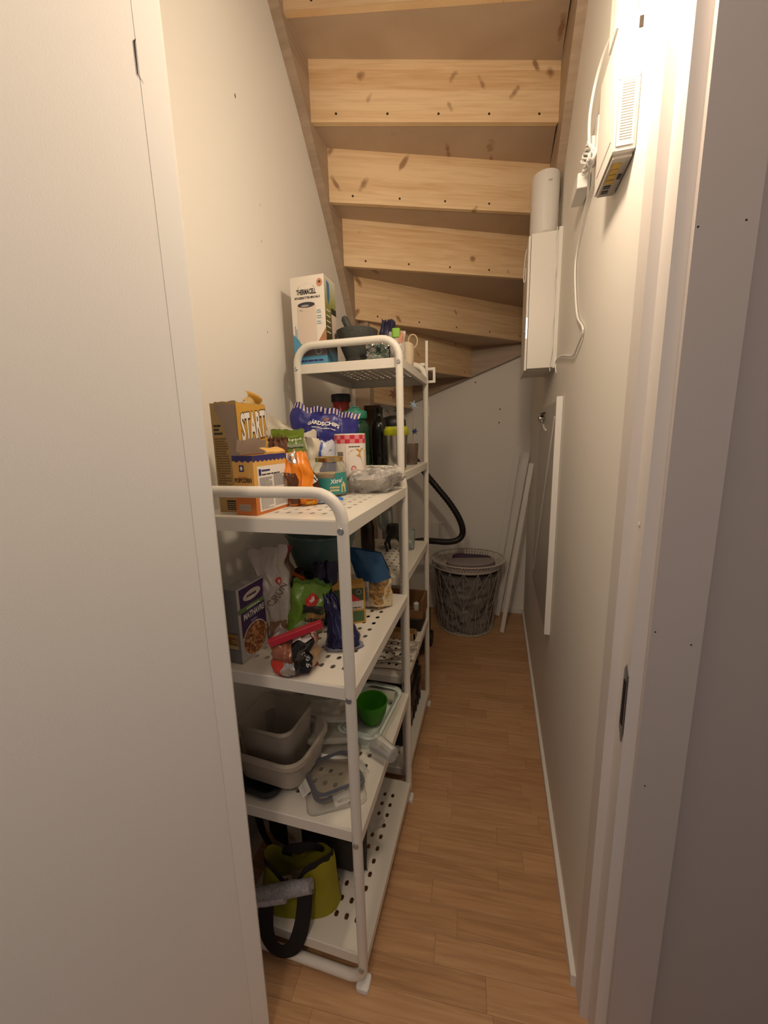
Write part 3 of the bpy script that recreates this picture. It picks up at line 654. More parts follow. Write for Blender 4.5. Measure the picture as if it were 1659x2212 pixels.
# clear plastic-wrapped bowl
t = thing('wrapped_bowl', 'shallow bowl wrapped in clear crinkled plastic at shelf end', 'bowl', (-.352, 1.135, Z1), D(15))
MB().lathe([(.001, .003), (.035, .003), (.058, .025), (.068, .052), (.064, .052), (.052, .025), (.03, .008), (.001, .007)], 28, wob=.004).build('bowl', flat('cloudy_plastic', (.62, .58, .53), .35, bump=.4, bscale=50, bdist=.006), t, smooth=True)
M_FILM2 = film('crinkled_film', (.93, .90, .86), .30, .15, .9)
MB().lathe([(.001, .001), (.05, .001), (.068, .015), (.074, .028), (.080, .042), (.078, .056), (.066, .068), (.045, .060), (.02, .068), (.001, .060)], 44, wob=.030).build('plastic_wrap', M_FILM2, t, smooth=True, angle=75)
mb = MB(); mb.grid(lambda a, b_: (.045 + .042*a, -.018 + .05*b_*(1 - .4*a), .052 + .022*math.sin(a*3)*b_ + .006*noise.noise((a*6, b_*6, 2))), 8, 8); mb.build('film_tail', M_FILM2, t, smooth=True)

# ------------------------------------------------------------------ tall unit, top shelf
M_TW = flat('white_carton', (.82, .76, .68), .35); M_SKY = flat('carton_blue', (.10, .33, .52), .4)
t = thing('insect_repeller_box', 'white and blue carton standing upright at the wall end of top shelf', 'box', (-.612, 1.345, T1))
hx, hy, H = .060, .046, .274
MB().box(-hx, hx, -hy, hy, 0, H).build('carton', M_TW, t)
MB().box(-hx*.99, hx*1.01, -hy*.96, hy*1.02, H, H + .0012).build('top_flap', flat('carton_edge', (.42, .25, .17)), t)
Ff = F((0, -hy, 0), (1, 0, 0), (0, 0, 1)); Fr = F((hx, 0, 0), (0, 1, 0), (0, 0, 1))
lettering('THERMACELL', .0185, Ff @ Matrix.Translation((-.004, .226, .0006)) @ Matrix.Diagonal((.62, 1.15, 1, 1)), BLACK_INK, t, bold=.0007)
lettering('MYGGBESKYTTER MINI HALO', .0095, Ff @ Matrix.Translation((-.001, .2085, .0006)) @ Matrix.Diagonal((.72, 1, 1, 1)), BLACK_INK, t, bold=.0003)
mb = MB(); n = 14
mb.add([Ff @ Vector((-.004 + .030*math.cos(a)*s_, .236 + .016*math.sin(a)*s_ + (1-s_)*.02, .0006)) for s_ in (1, .9) for a in [PI*k/n for k in range(n+1)]], [(k, k+1, n+2+k, n+1+k) for k in range(n)]); mb.build('arc_print', flat('steel_blue_ink', (.25, .42, .52)), t)
disc(Ff, .044, .250, .0105, .0125, flat('copper_ink', (.60, .27, .17)), t); disc(Ff, .044, .252, .005, .004, flat('brown_ink', (.12, .06, .02)), t, z=.0009)
# product picture: pale device with dark oval top
mb = MB(); pts = []
x0, x1, y0, y1, rr_ = -.038, .026, .062, .186, .02
for cx, cy, a0 in ((x1-rr_, y0+rr_, 1.5*PI), (x1-.004, y1-.004, 0), (x0+.004, y1-.004, PI/2), (x0+rr_, y0+rr_, PI)):
    q = rr_ if cy < .1 else .004
    for k in range(6): a = a0 + PI/2*k/5; pts.append(Ff @ Vector((cx + q*math.cos(a), cy + q*math.sin(a), .0012)))
bl = MB(); bl.add([Ff @ Vector(p) for p in ((-hx, .10, .0004), (-hx*.3, .06, .0004), (hx, .06, .0004), (hx, 0, .0004), (-hx, 0, .0004))], [(4, 3, 2, 1, 0)]); bl.build('blue_print', M_SKY, t)
bl = MB(); bl.add([Ff @ Vector(p) for p in ((.024, .062, .0007), (hx, .062, .0007), (hx, .112, .0007))], [(0, 1, 2)]); bl.build('picture', flat('campfire_print', (.42, .20, .09), .5, var=.4, vscale=60), t)
MB().add(pts, [tuple(range(len(pts)))]).build('device_picture', flat('device_print', (.72, .61, .52), .4), t)
disc(Ff, -.006, .187, .031, .0085, flat('dark_violet_ink', (.045, .04, .055), .3), t, z=.0016); disc(Ff, -.010, .184, .015, .0035, GREY_INK, t, z=.002)
lettering('Mini', .008, Ff @ Matrix.Translation((-.026, .171, .0016)), GREY_INK, t)
for k in range(3): lines(Ff, .030, .046, .125 + k*.017, .138 + k*.017, 2, flat('steel_blue_ink', (.25, .42, .52)), t, seed=k)
patch(Ff, -.035, hx, .028, .052, flat('dusk_print', (.16, .11, .11)), t, 'picture', z=.0008); disc(Ff, .030, .041, .012, .011, flat('steel_blue_ink', (.3, .4, .45)), t, z=.0012); disc(Ff, .030, .041, .009, .008, flat('dusk_print', (.16, .11, .11)), t, z=.0016)
lines(Ff, -.034, .046, .0095, .0165, 1, NAVY_INK, t, seed=41, gap=.15, z=.0009)
lines(Ff @ Matrix.Rotation(PI/2, 4, 'Z'), .085, .125, .044, .054, 2, M_SKY, t, seed=4)
M_GR = bpy.data.materials.new('garden_print'); M_GR.use_nodes = True; nt = M_GR.node_tree; b = nt.nodes['Principled BSDF']
tc = nt.nodes.new('ShaderNodeTexCoord'); sx = nt.nodes.new('ShaderNodeSeparateXYZ'); nt.links.new(tc.outputs['Object'], sx.inputs[0]); mr = nt.nodes.new('ShaderNodeMapRange'); mr.inputs['From Max'].default_value = .274
rp = ramp(nt, [(.0, (.10, .33, .52)), (.2, (.05, .03, .015)), (.5, (.12, .11, .03)), (.72, (.30, .31, .10)), (1.0, (.62, .60, .50))]); nt.links.new(sx.outputs['Z'], mr.inputs['Value']); nt.links.new(mr.outputs[0], rp.inputs[0]); nt.links.new(rp.outputs[0], b.inputs['Base Color'])
patch(Fr, -hy, hy, .0, H, M_GR, t, 'side_print'); pts = [(-.028, .262), (-.006, .256), (-.004, .215), (-.016, .190), (-.026, .205)]
MB().add([Fr @ Vector((x, y, .0007)) for x, y in pts], [tuple(range(5))][::-1]).build('shield_print', flat('shield_blue', (.06, .16, .34)), t)
patch(Fr, .004, hy, .07, .165, flat('device_print', (.72, .61, .52), .4), t, 'device_picture', z=.0007); patch(Fr, .004, hy, .165, .185, BLACK_INK, t, z=.0007)
lines(Fr, -.038, -.006, .10, .185, 5, WHITE_INK, t, seed=7, gap=.8)
# mortar and pestle
M_GRANITE = flat('dark_granite', (.055, .058, .052), .55, bump=.35, bscale=140, bdist=.002, var=.55, vscale=130)
t = thing('mortar', 'dark granite mortar with pestle on the top shelf', 'mortar', (-.478, 1.395, T1), D(20))
MB().lathe([(.001, 0), (.046, 0), (.047, .012), (.043, .022), (.052, .045), (.064, .075), (.070, .100), (.072, .114), (.066, .117), (.060, .108), (.045, .05), (.001, .03)], 36).build('bowl', M_GRANITE, t, smooth=True)
o = MB().lathe([(.001, 0), (.014, .002), (.018, .015), (.014, .04), (.010, .08), (.012, .11), (.0125, .130), (.006, .139), (.001, .140)], 18).build('pestle', M_GRANITE, t, smooth=True); o.location = (.012, -.005, .032); o.rotation_euler = (D(4), D(-24), 0)
# bags on the top shelf
B = Bag(.062, .162, .045, seed=31, crumple=.008, seal=.02, topw=.75, lean=(.01, 0))
t = bag('coffee_bag', 'crumpled midnight blue bag peaking behind the mortar', 'food bag', (-.395, 1.465, T1), D(20), B, flat('midnight_plastic', (.012, .011, .045), .32, bump=.4, bscale=45, bdist=.006))
B = Bag(.075, .062, .04, seed=33, crumple=.012, seal=.02, k=12)
t = bag('foil_bag', 'crumpled silver foil bag lying beside the mortar', 'food bag', (-.388, 1.330, T1), D(18), B, mat('crumpled_foil', (.50, .52, .50), .22, .9, bump=.7, bscale=45, bdist=.01), rx=D(0))
B.strip(-.3, .9, .1, .8, .001).build('green_print', flat('dusty_green', (.12, .18, .14), .3), t, smooth=True)
B = Bag(.052, .100, .034, seed=35, crumple=.005, seal=.03)
t = bag('spice_bag', 'clear bag closed with bright green clip on top shelf corner', 'food bag', (-.333, 1.385, T1), D(14), B, film('clear_bag_film', (.85, .83, .80), .35, .12))
MB().rbox(-.018, .010, -.012, .012, .078, .108, .006).build('clip', flat('lime_clip', (.20, .42, .03), .35), t, smooth=True)
B.strip(.1, .8, .6, .95, .001).build('red_print', flat('faded_red', (.55, .22, .14), .35), t, smooth=True)
MB().lathe([(.001, .004), (.015, .006), (.018, .03), (.013, .06), (.001, .07)], 12, wob=.003).build('spices', flat('grey_spice', (.30, .27, .24), .8, var=.4, vscale=90), t, smooth=True)
t = thing('string_bag', 'small cream cloth pouch with string loop on top shelf', 'pouch', (-.328, 1.470, T1), D(14))
MB().lathe([(.001, 0), (.030, 0), (.034, .015), (.033, .05), (.031, .072), (.024, .078), (.001, .076)], 22, wob=.004).build('pouch', flat('cream_cloth', (.66, .55, .40), .85, bump=.3, bscale=180, bdist=.002), t, smooth=True)
MB().tube([(.030 + .016*math.sin(a), 0, .062 + .030*(1 - math.cos(a))*.75) for a in [2*PI*k/14 for k in range(15)]], .0022, 6).build('string_loop', flat('cream_cord', (.60, .48, .34), .9), t, smooth=True)

# ------------------------------------------------------------------ tall unit, second shelf
M_GRB = flat('bottle_green', (.012, .055, .028), .12, coat=.3)
t = thing('water_bottle', 'dark green water bottle with teal screw cap', 'bottle', (-.500, 1.400, T2), D(20))
MB().lathe([(.001, 0), (.048, 0), (.053, .006), (.053, .150), (.050, .164), (.040, .176), (.037, .184), (.001, .184)], 36).build('body', M_GRB, t, smooth=True)
MB().lathe([(.001, .182), (.042, .182), (.044, .185), (.044, .204), (.041, .210), (.024, .213), (.022, .218), (.001, .219)], 36).build('cap', flat('teal_cap', (.035, .26, .17), .45), t, smooth=True)
MB().tube([(-.014, 0, .216), (-.010, 0, .224), (.010, 0, .224), (.014, 0, .216)], .0035, 8).build('cap_loop', flat('teal_cap', (.035, .26, .17)), t, smooth=True)
t = thing('sauce_bottle', 'red sauce bottle with black cap behind the green bottle', 'bottle', (-.590, 1.500, T2), D(20))
MB().lathe([(.001, 0), (.040, 0), (.042, .01), (.042, .19), (.034, .222), (.031, .24), (.034, .252), (.001, .254)], 28).build('body', flat('ketchup_red', (.30, .018, .010), .3), t, smooth=True)
MB().lathe([(.001, .252), (.037, .252), (.038, .256), (.038, .278), (.036, .281), (.001, .281)], 28).build('cap', M_BLACK, t, smooth=True)
t = thing('spice_jar', 'small dark jar with black lid left of red bottle', 'jar', (-.610, 1.405, T2))
MB().lathe([(.001, 0), (.028, 0), (.030, .005), (.030, .17), (.026, .18), (.001, .18)], 22).build('body', film('smoky_glass', (.35, .33, .30), .35, .08), t, smooth=True)
MB().lathe([(.001, .178), (.030, .178), (.030, .202), (.001, .202)], 22).build('lid', M_BLACK, t, smooth=True)
t = thing('wine_bottle', 'black glass bottle right of the green water bottle', 'bottle', (-.428, 1.470, T2))
MB().lathe([(.001, 0), (.030, 0), (.032, .005), (.032, .150), (.026, .175), (.013, .19), (.0125, .215), (.014, .217), (.014, .224), (.001, .224)], 24).build('body', flat('black_glass', (.010, .009, .007), .12), t, smooth=True)
t = thing('wooden_box', 'dark brown upright tin behind bottles under the top shelf', 'tin', (-.520, 1.690, T2), D(10))
MB().rbox(-.034, .034, -.03, .03, 0, .225, .006).build('body', flat('dark_brown_tin', (.055, .026, .014), .45), t, smooth=True)
MB().rbox(-.035, .035, -.031, .031, .225, .247, .006).build('lid', flat('brown_lid', (.075, .035, .018), .4), t, smooth=True)
# french press
t = thing('coffee_press', 'glass coffee press with black lid and handle behind lime thermos', 'coffee press', (-.392, 1.545, T2), D(20))
MB().lathe([(.001, .004), (.040, .004), (.043, .01), (.043, .15), (.044, .156)], 30, cap1=False).build('glass', GLASS, t, smooth=True)
MB().lathe([(.001, .152), (.046, .152), (.048, .158), (.047, .176), (.036, .190), (.010, .196), (.001, .196)], 30).build('lid', M_BLACK, t, smooth=True)
MB().lathe([(.0445, .012), (.0455, .012), (.0455, .03), (.0445, .03)], 30, cap0=False, cap1=False).build('band', M_STEEL, t, smooth=True)
MB().tube([(-.044, 0, .160), (-.072, 0, .158), (-.080, 0, .148), (-.078, 0, .11), (-.066, 0, .07), (-.060, 0, .058)], [.007, .008, .009, .009, .008, .006], 10).build('handle', M_BLACK, t, smooth=True)
MB().lathe([(.001, .006), (.040, .006), (.040, .012), (.001, .012)], 24).build('plunger', M_STEEL, t)
# thermos cup
M_LIME = flat('lime_plastic', (.42, .46, .012), .4)
t = thing('thermos_cup', 'steel travel mug with lime green lid behind the post', 'mug', (-.337, 1.362, T2))
MB().lathe([(.001, .006), (.030, .006), (.033, .012), (.039, .122), (.001, .122)], 32).build('body', M_STEEL, t, smooth=True)
MB().lathe([(.001, .120), (.040, .120), (.043, .124), (.043, .140), (.040, .142), (.038, .150), (.001, .150)], 32).build('lid', M_LIME, t, smooth=True)
MB().lathe([(.001, 0), (.031, 0), (.032, .008), (.001, .008)], 32).build('base_ring', M_LIME, t, smooth=True)
# glass with decorated picks
t = thing('pick_glass', 'small dark glass holding colourful cocktail picks', 'glass', (-.345, 1.640, T2))
MB().lathe([(.001, .002), (.026, .002), (.032, .085), (.030, .085), (.024, .006), (.001, .006)], 24).build('glass', film('brown_glass', (.40, .30, .22), .25, .08), t, smooth=True)
def star(cx, cy, cz, r, th=.003, n=6, rot=0):
    P = []
    for k in range(2*n): a = PI*k/n + rot; q = r if k % 2 == 0 else r*.36; P.append((cx + q*math.cos(a), cz + q*math.sin(a)))
    mb = MB(); mb.v = [(x, cy - th, z) for x, z in P] + [(x, cy + th, z) for x, z in P] + [(cx, cy - th*1.8, cz), (cx, cy + th*1.8, cz)]
    m = len(P); mb.f = [(k, (k+1) % m, 2*m) for k in range(m)] + [(m+(k+1) % m, m+k, 2*m+1) for k in range(m)] + [(k, m+k, m+(k+1) % m, (k+1) % m) for k in range(m)]
    return mb
def pick(label, tip, foot, col, r=.017, ball=None):
    t = thing('cocktail_pick', label, 'cocktail pick', foot, 0, 'picks in the dark glass')
    d = Vector(tip) - Vector(foot)
    MB().tube([(0, 0, 0), d*.6, d*.98], .0016, 6).build('stick', flat('bamboo_'+str(len(MATS)), (.48, .33, .16), .6), t, smooth=True)
    star(d.x, d.y - .002, d.z, r, rot=.3).build('star', col, t)
    if ball:
        q = d*.55
        star(q.x + .008, q.y - .003, q.z, r*.8, rot=.1).build('star', ball, t)
S = (-.345, 1.640, T2 + .008)
pick('cocktail pick topped with pale blue star, right of the post', (-.326, 1.610, 1.466), (-.340, 1.642, S[2]), flat('pale_blue_star', (.42, .58, .72), .3), .019, flat('deep_blue_star', (.02, .05, .16), .4))
pick('cocktail pick topped with pink star, left of the post', (-.405, 1.610, 1.512), (-.348, 1.640, S[2]), flat('coral_star', (.55, .25, .18), .4), .024)
pick('cocktail pick topped with dark green star beside the pink one', (-.392, 1.625, 1.450), (-.350, 1.648, S[2]), flat('green_star', (.04, .13, .05), .4), .020)
pick('cocktail pick topped with silver curl star, leftmost in glass', (-.440, 1.630, 1.452), (-.356, 1.640, S[2]), flat('silver_star', (.35, .38, .34), .3), .014)
# hanger rail hooked on the back of the tall unit
t = thing('hanging_rail', 'white flat rail with square end loop hooked behind the tall unit', 'rail', (-.325, 1.815, 1.60))
M_RAIL = flat('rail_white', (.80, .77, .71), .4)
MB().box(.013, .024, -.004, .001, -.19, .145).build('strip', M_RAIL, t)
MB().box(-.30, .013, -.004, .004, -.012, .012).build('bar', M_RAIL, t)
lp = MB(); lp.box(.024, .056, -.004, .004, -.03, -.0195); lp.box(.024, .056, -.004, .004, .0235, .034); lp.box(.0455, .056, -.004, .004, -.0195, .0235); lp.build('square_loop', M_RAIL, t)
MB().box(.024, .028, -.004, .001, -.17, -.13).build('clip', M_RAIL, t)
MB().box(-.008, .013, -.026, -.001, .040, .052).build('hook', M_RAIL, t)
# ------------------------------------------------------------------ low unit, second shelf
M_GREYC = flat('grey_carton', (.23, .22, .22), .45, var=.12, vscale=40); M_PURP = flat('deep_purple_print', (.06, .022, .11), .4)
t = thing('dinner_box', 'purple and grey dinner kit box with food picture, left end of shelf', 'food box', (-.590, .790, Z2), D(-3))
hx, hy, H = .0225, .051, .186
MB().box(-hx, hx, -hy, hy, 0, H).build('carton', M_GREYC, t)
Ff = F((0, -hy, 0), (1, 0, 0), (0, 0, 1)); Fr = F((hx, 0, 0), (0, 1, 0), (0, 0, 1))
patch(Ff, -.019, .016, .045, .075, flat('side_panel_ochre', (.45, .24, .07)), t); patch(Ff, -.019, .016, .036, .045, flat('side_panel_tan', (.55, .42, .27)), t); lines(Ff, -.017, .012, .048, .068, 4, BLACK_INK, t, seed=3, gap=.6, z=.0007)
for a in ((-.0205, .0175, .0755, .0768), (-.0205, .0175, .0342, .0355)): patch(Ff, *a, BLACK_INK, t)
patch(Fr, -hy, hy, 0, H, flat('light_grey_print', (.56, .53, .50)), t, 'front_print'); patch(Fr, -.042, hy, .062, H - .004, M_PURP, t, 'front_print', z=.0007)
disc(Fr, .004, .158, .034, .0125, flat('ivory_ink', (.66, .60, .50)), t, z=.0012, rot=.05)
lettering('Toro', .013, Fr @ Matrix.Translation((.004, .158, .0016)) @ Matrix.Diagonal((1.1, 1, 1, 1)), BLACK_INK, t, shear=.2) if False else lines(Fr, -.016, .024, .155, .161, 1, M_PURP, t, seed=2, gap=.1, z=.0016)
patch(Fr, -hy, hy, .124, .136, flat('herb_green', (.17, .27, .10)), t, z=.0012); lines(Fr, -.02, .03, .127, .133, 1, WHITE_INK, t, seed=4, z=.0016)
lettering('MATHAVRE', .0215, Fr @ Matrix.Translation((.006, .110, .0014)) @ Matrix.Diagonal((.72, 1, 1, 1)), WHITE_INK, t, bold=.0007)
lines(Fr, -.008, .020, .084, .097, 2, flat('lilac_ink', (.45, .40, .52)), t, seed=6, z=.0014)
disc(Fr, .004, .044, .047, .043, WHITE_INK, t, 'plate_print', z=.0012, n=28)
M_FOOD = bpy.data.materials.new('food_picture'); M_FOOD.use_nodes = True; nt = M_FOOD.node_tree; b = nt.nodes['Principled BSDF']
tc = nt.nodes.new('ShaderNodeTexCoord'); v = nt.nodes.new('ShaderNodeTexVoronoi'); v.inputs['Scale'].default_value = 150; nt.links.new(tc.outputs['Object'], v.inputs['Vector'])
rp = ramp(nt, [(.0, (.62, .42, .20)), (.4, (.45, .17, .05)), (.7, (.30, .06, .02)), (1, (.12, .05, .02))]); sc = nt.nodes.new('ShaderNodeSeparateColor'); nt.links.new(v.outputs['Color'], sc.inputs[0]); nt.links.new(sc.outputs[0], rp.inputs[0]); nt.links.new(rp.outputs[0], b.inputs['Base Color'])
disc(Fr, .004, .044, .045, .0405, M_FOOD, t, 'plate_print', z=.0017, n=28)
# bread bag
M_PEARL = flat('pearl_plastic', (.62, .56, .50), .22, bump=.35, bscale=26, bdist=.010)
B = Bag(.088, .250, .065, seed=41, crumple=.011, seal=.02, k=8, topw=1.12, sag=-.05, lean=(-.012, .0))
t = bag('bread_bag', 'tall pearly white food bag with thin brown lettering, crumpled open top', 'food bag', (-.562, .885, Z2), D(30), B, M_PEARL, nu=31, nv=37)
B.strip(-.92, .95, .02, .22, .001).build('clear_window', flat('bread_brown', (.30, .17, .09), .25, var=.4, vscale=30), t, smooth=True)
lettering('CRÜN', .026, None, flat('thin_brown_ink', (.20, .13, .09)), t, fn=B.fn(.30, .52, D(48), .004), squash=.85)
B.disc(.30, .66, .010).build('seal_print', RED_INK, t); B.disc(.30, .66, .005, .0024).build('seal_print', flat('pale_pink_ink', (.78, .55, .50)), t)
mb = MB(); mb.grid(lambda a, b_: (-.045 - .040*b_, -.022 - .008*b_ + .006*noise.noise((a*3, b_*5, 2)), .150 + .045*a*(1 - .7*b_) - .02*b_), 7, 9); mb.build('loose_corner', M_PEARL, t, smooth=True)
mb = MB(); mb.grid(lambda a, b_: (-.05 + .03*a - .014*b_, .012 + .01*b_, .225 + .045*b_*(1-.5*a) - .02*a), 6, 6); mb.build('film_tail', CLEAR, t, smooth=True)
# twisted red and white bag behind
B = Bag(.075, .215, .06, seed=43, crumple=.010, seal=.03, neck=.62)
t = bag('roll_bag', 'clear bread bag twisted at top with red print, behind the pearly bag', 'food bag', (-.600, 1.010, Z2), D(30), B, film('bread_film', (.55, .36, .28), .55, .2))
B.strip(-.95, .95, .84, .99, .002).build('red_print', flat('twist_red', (.55, .10, .08), .35), t, smooth=True)
B.strip(-.95, .0, .88, .995, .004).build('white_print', flat('twist_white', (.68, .60, .56), .35), t, smooth=True)
# sauce bottle w/ cream label
t = thing('dressing_bottle', 'dark bottle with cream label and orange strap, behind green bag', 'bottle', (-.548, 1.000, Z2), D(25))
MB().lathe([(.001, 0), (.025, 0), (.027, .005), (.027, .105), (.020, .128), (.013, .14), (.013, .152), (.001, .152)], 24).build('body', flat('dark_sauce', (.035, .016, .010), .15), t, smooth=True)
r = .0275
MB().grid(lambda a, b_: (r*math.cos(-PI/2 + (a-.5)*3.4), r*math.sin(-PI/2 + (a-.5)*3.4), .045 + .05*b_), 16, 2).build('label', flat('cream_label', (.56, .46, .30), .5), t)
mb = MB(); mb.grid(lambda a, b_: (.028*math.cos(-PI/2 + (a-.25)*2.6)*(1-.2*a), -.030 + .012*a, .145 - .050*a + .012*b_), 10, 2); mb.build('strap', flat('orange_strap', (.62, .12, .03), .4), t)
# green bag
M_GR2 = flat('grass_green_plastic', (.14, .26, .03), .3, bump=.22, bscale=28, bdist=.006)
B = Bag(.098, .150, .045, seed=47, crumple=.008, seal=.10, k=7, sag=.1)
t = bag('nut_mix_bag', 'bright green snack bag with round red emblem, centre of shelf', 'snack bag', (-.492, .900, Z2 + .008), D(30), B, M_GR2, ry=D(12))
B.disc(.12, .66, .0165, .003).build('emblem', flat('emblem_red', (.52, .035, .03), .35), t); B.disc(.10, .67, .007, .0042, ry=.008).build('emblem', flat('pale_pink_ink', (.78, .55, .50)), t)
B.strip(-.35, .95, .44, .58, .002).build('dark_print', flat('black_print', (.025, .025, .02), .35), t, smooth=True)
B.strip(.0, .98, .06, .43, .002).build('nuts_print', flat('nut_print', (.34, .19, .07), .4, var=.5, vscale=90), t, smooth=True)
lines(None, -.028, .028, -.02, .012, 2, BLACK_INK, t, seed=8, gap=.35, fn=B.fn(.48, .30, 0, .0032))
B.strip(-.98, .98, .925, .995, .0012).build('seal_strip', flat('dark_green_plastic', (.08, .17, .03), .3), t, smooth=True)
# bag with red clip
t = thing('clipped_bag', 'clear food bag closed with long red clip at the shelf edge', 'food bag', (-.436, .752, Z2), D(30))
B = Bag(.106, .092, .085, seed=51, crumple=.009, seal=.02, sag=.1, k=8)
B.mesh(27, 27).build('bag', flat('red_brown_pack', (.30, .10, .055), .15, var=.7, vscale=38, coat=.4), t, smooth=True, fix=True, angle=70)
B.strip(-.98, -.45, .08, .45, .002).build('red_print', flat('bright_red_print', (.50, .035, .025), .25), t, smooth=True)
B.strip(-.58, -.05, .10, .48, .003).build('silver_print', mat('silver_print', (.55, .53, .52), .25, .6), t, smooth=True)
B.strip(-.10, .68, .14, .86, .004).build('black_label', flat('gloss_black', (.010, .009, .009), .10), t, smooth=True)
B.strip(-.05, .62, .86, .94, .004).build('white_print', WHITE_INK, t, smooth=True)
lettering('500 g', .0165, None, flat('silver_ink', (.52, .51, .48)), t, bold=.0003, fn=B.fn(.44, .46, D(-80), .0055))
B.strip(.66, 1.02, .1, .8, .001).build('clear_side', flat('tan_pack', (.38, .24, .13), .2, var=.5, vscale=40), t, smooth=True)
cl = MB().rbox(-.062, .062, -.009, .009, -.0075, .0075, .004).build('clip', flat('raspberry_clip', (.47, .022, .045), .35), t, smooth=True); cl.location = (.004, -.022, .100); cl.rotation_euler = (0, D(-17), D(-6))
mb = MB(); mb.grid(lambda a, b_: (-.045 + .03*a + .004*b_, -.015 + .006*noise.noise((a*4, b_*4, 7)), .088 + .035*b_*(1-abs(a-.4))), 7, 6); mb.build('film_tail', CLEAR, t, smooth=True)
mb = MB(); mb.grid(lambda a, b_: (.000 + .035*a, -.012 + .008*noise.noise((a*4, b_*4, 3)), .108 + .016*b_*math.sin(a*3)), 7, 5); mb.build('film_tail', CLEAR, t, smooth=True)
# navy bags
M_NAVYB = flat('dark_navy_plastic', (.012, .010, .035), .22, bump=.4, bscale=26, bdist=.008)
B = Bag(.070, .185, .05, seed=53, crumple=.011, seal=.03, k=8, sag=.15)
bag('dark_bag', 'nearly black plastic bag between the green bag and yellow carton', 'food bag', (-.458, .985, Z2), D(26), B, M_NAVYB)
B = Bag(.100, .135, .055, seed=55, crumple=.008, seal=.02, k=8, topw=.30, sag=.4, lean=(-.034, .03))
t = bag('pasta_twist_bag', 'dark blue clear-striped bag slumping towards the shelf edge', 'food bag', (-.362, .868, Z2), D(24), B, flat('blue_stripe_plastic', (.016, .017, .065), .15, bump=.5, bscale=40, bdist=.008, stretch=(3, 1, .4)))
B.strip(-1.05, 1.05, .0, .10, .004).build('clear_hem', film('blue_hem', (.35, .36, .52), .5, .2), t, smooth=True)
for u in (-.5, -.2, .1, .38, .62): B.strip(u, u + .05, .25, .72, .0015).build('highlight_stripe', flat('pale_blue_stripe', (.08, .085, .20), .2), t, smooth=True)
# bowl on pot
t = thing('stock_pot', 'steel cooking pot standing under the teal bowl', 'pot', (-.525, 1.112, Z2))
MB().lathe([(.001, 0), (.074, 0), (.079, .004), (.080, .118), (.083, .121), (.083, .124), (.078, .124), (.077, .008), (.001, .006)], 36).build('pot', M_STEEL, t, smooth=True)
for a in (-.6, 2.5): MB().tube([(.079*math.cos(a-.25), .079*math.sin(a-.25), .10), (.105*math.cos(a-.2), .105*math.sin(a-.2), .10), (.105*math.cos(a+.2), .105*math.sin(a+.2), .10), (.079*math.cos(a+.25), .079*math.sin(a+.25), .10)], .004, 8).build('handle', M_STEEL, t, smooth=True)
M_TEALB = flat('teal_plastic', (.085, .145, .135), .4)
t = thing('mixing_bowl', 'large grey teal mixing bowl stacked on the steel pot', 'bowl', (-.525, 1.112, Z2 + .125))
MB().lathe([(.001, 0), (.070, 0), (.082, .012), (.094, .05), (.103, .098), (.104, .106), (.110, .108), (.111, .114), (.106, .115), (.099, .104), (.088, .045), (.068, .006), (.001, .004)], 44).build('bowl', M_TEALB, t, smooth=True)
# carton with window of red and green
M_MUST = flat('mustard_carton', (.50, .29, .06), .4)
t = thing('tea_carton', 'small mustard carton with red triangle print, behind front post', 'food box', (-.402, 1.010, Z2), D(27))
hx, hy, H = .046, .022, .118
MB().box(-hx, hx, -hy, hy, 0, H).build('carton', M_MUST, t)
Ff = F((0, -hy, 0), (1, 0, 0), (0, 0, 1))
patch(Ff, -.041, .041, .070, .106, flat('forest_print', (.06, .075, .03)), t); patch(Ff, -.041, .041, .044, .068, flat('paper_label', (.62, .56, .50)), t, z=.0008)
mb = MB(); mb.add([Ff @ Vector(p) for p in ((-.034, .068, .0008), (.034, .068, .0008), (.0, .100, .0008))], [(0, 1, 2)]); mb.build('triangle_print', flat('emblem_red', (.52, .035, .03), .35), t)
patch(Ff, .010, .041, .006, .038, flat('moss_print', (.07, .13, .06)), t); patch(Ff, -.041, .008, .006, .038, flat('dull_red_print', (.32, .06, .03)), t)
disc(Ff, .028, .095, .008, .008, GREY_INK, t, z=.0012); disc(Ff, .028, .095, .006, .006, flat('forest_print', (.06, .075, .03)), t, z=.0015)
lettering('KL', .011, Ff @ Matrix.Translation((-.026, .060, .0012)), BLACK_INK, t, bold=.0005); lines(Ff, -.022, .034, .047, .053, 1, BLACK_INK, t, seed=3, z=.0012)
# pasta bag with penne
t = thing('pasta_bag', 'clear bag of yellow penne pasta with folded blue top', 'food bag', (-.352, 1.125, Z2), D(12))
B = Bag(.098, .118, .066, seed=61, crumple=.005, seal=.01, sag=-.1)
B.mesh(21, 21).build('bag', film('pasta_film', (.80, .66, .42), .14, .1), t, smooth=True, fix=True, angle=70)
pen = MB(); rnd = random.Random(5)
for k in range(130):
    u = rnd.uniform(-.86, .86); v_ = rnd.uniform(.06, .86); dd = rnd.uniform(-.95, .95); e = max(0, 1 - abs(u)**2.4)**.6
    c = Vector((u*B.w/2*.93, dd*B.d/2*.82*B.prof(v_)*e, v_*B.h)); d = Vector((rnd.uniform(-1, 1), rnd.uniform(-.4, .4), rnd.uniform(-.7, .7))).normalized()*.013
    pen.tube([c - d, c + d], .0042, 6)
o = pen.build('penne', flat('penne_yellow', (.62, .33, .045), .5, var=.2, vscale=60), t, smooth=True); o['kind'] = 'stuff'
B.strip(-.98, -.42, .02, .80, .002).build('paper_label', flat('paper_label', (.62, .56, .50)), t, smooth=True)
lines(None, -.012, .010, -.02, .03, 6, GREY_INK, t, seed=4, fn=B.fn(-.7, .42, 0, .003))
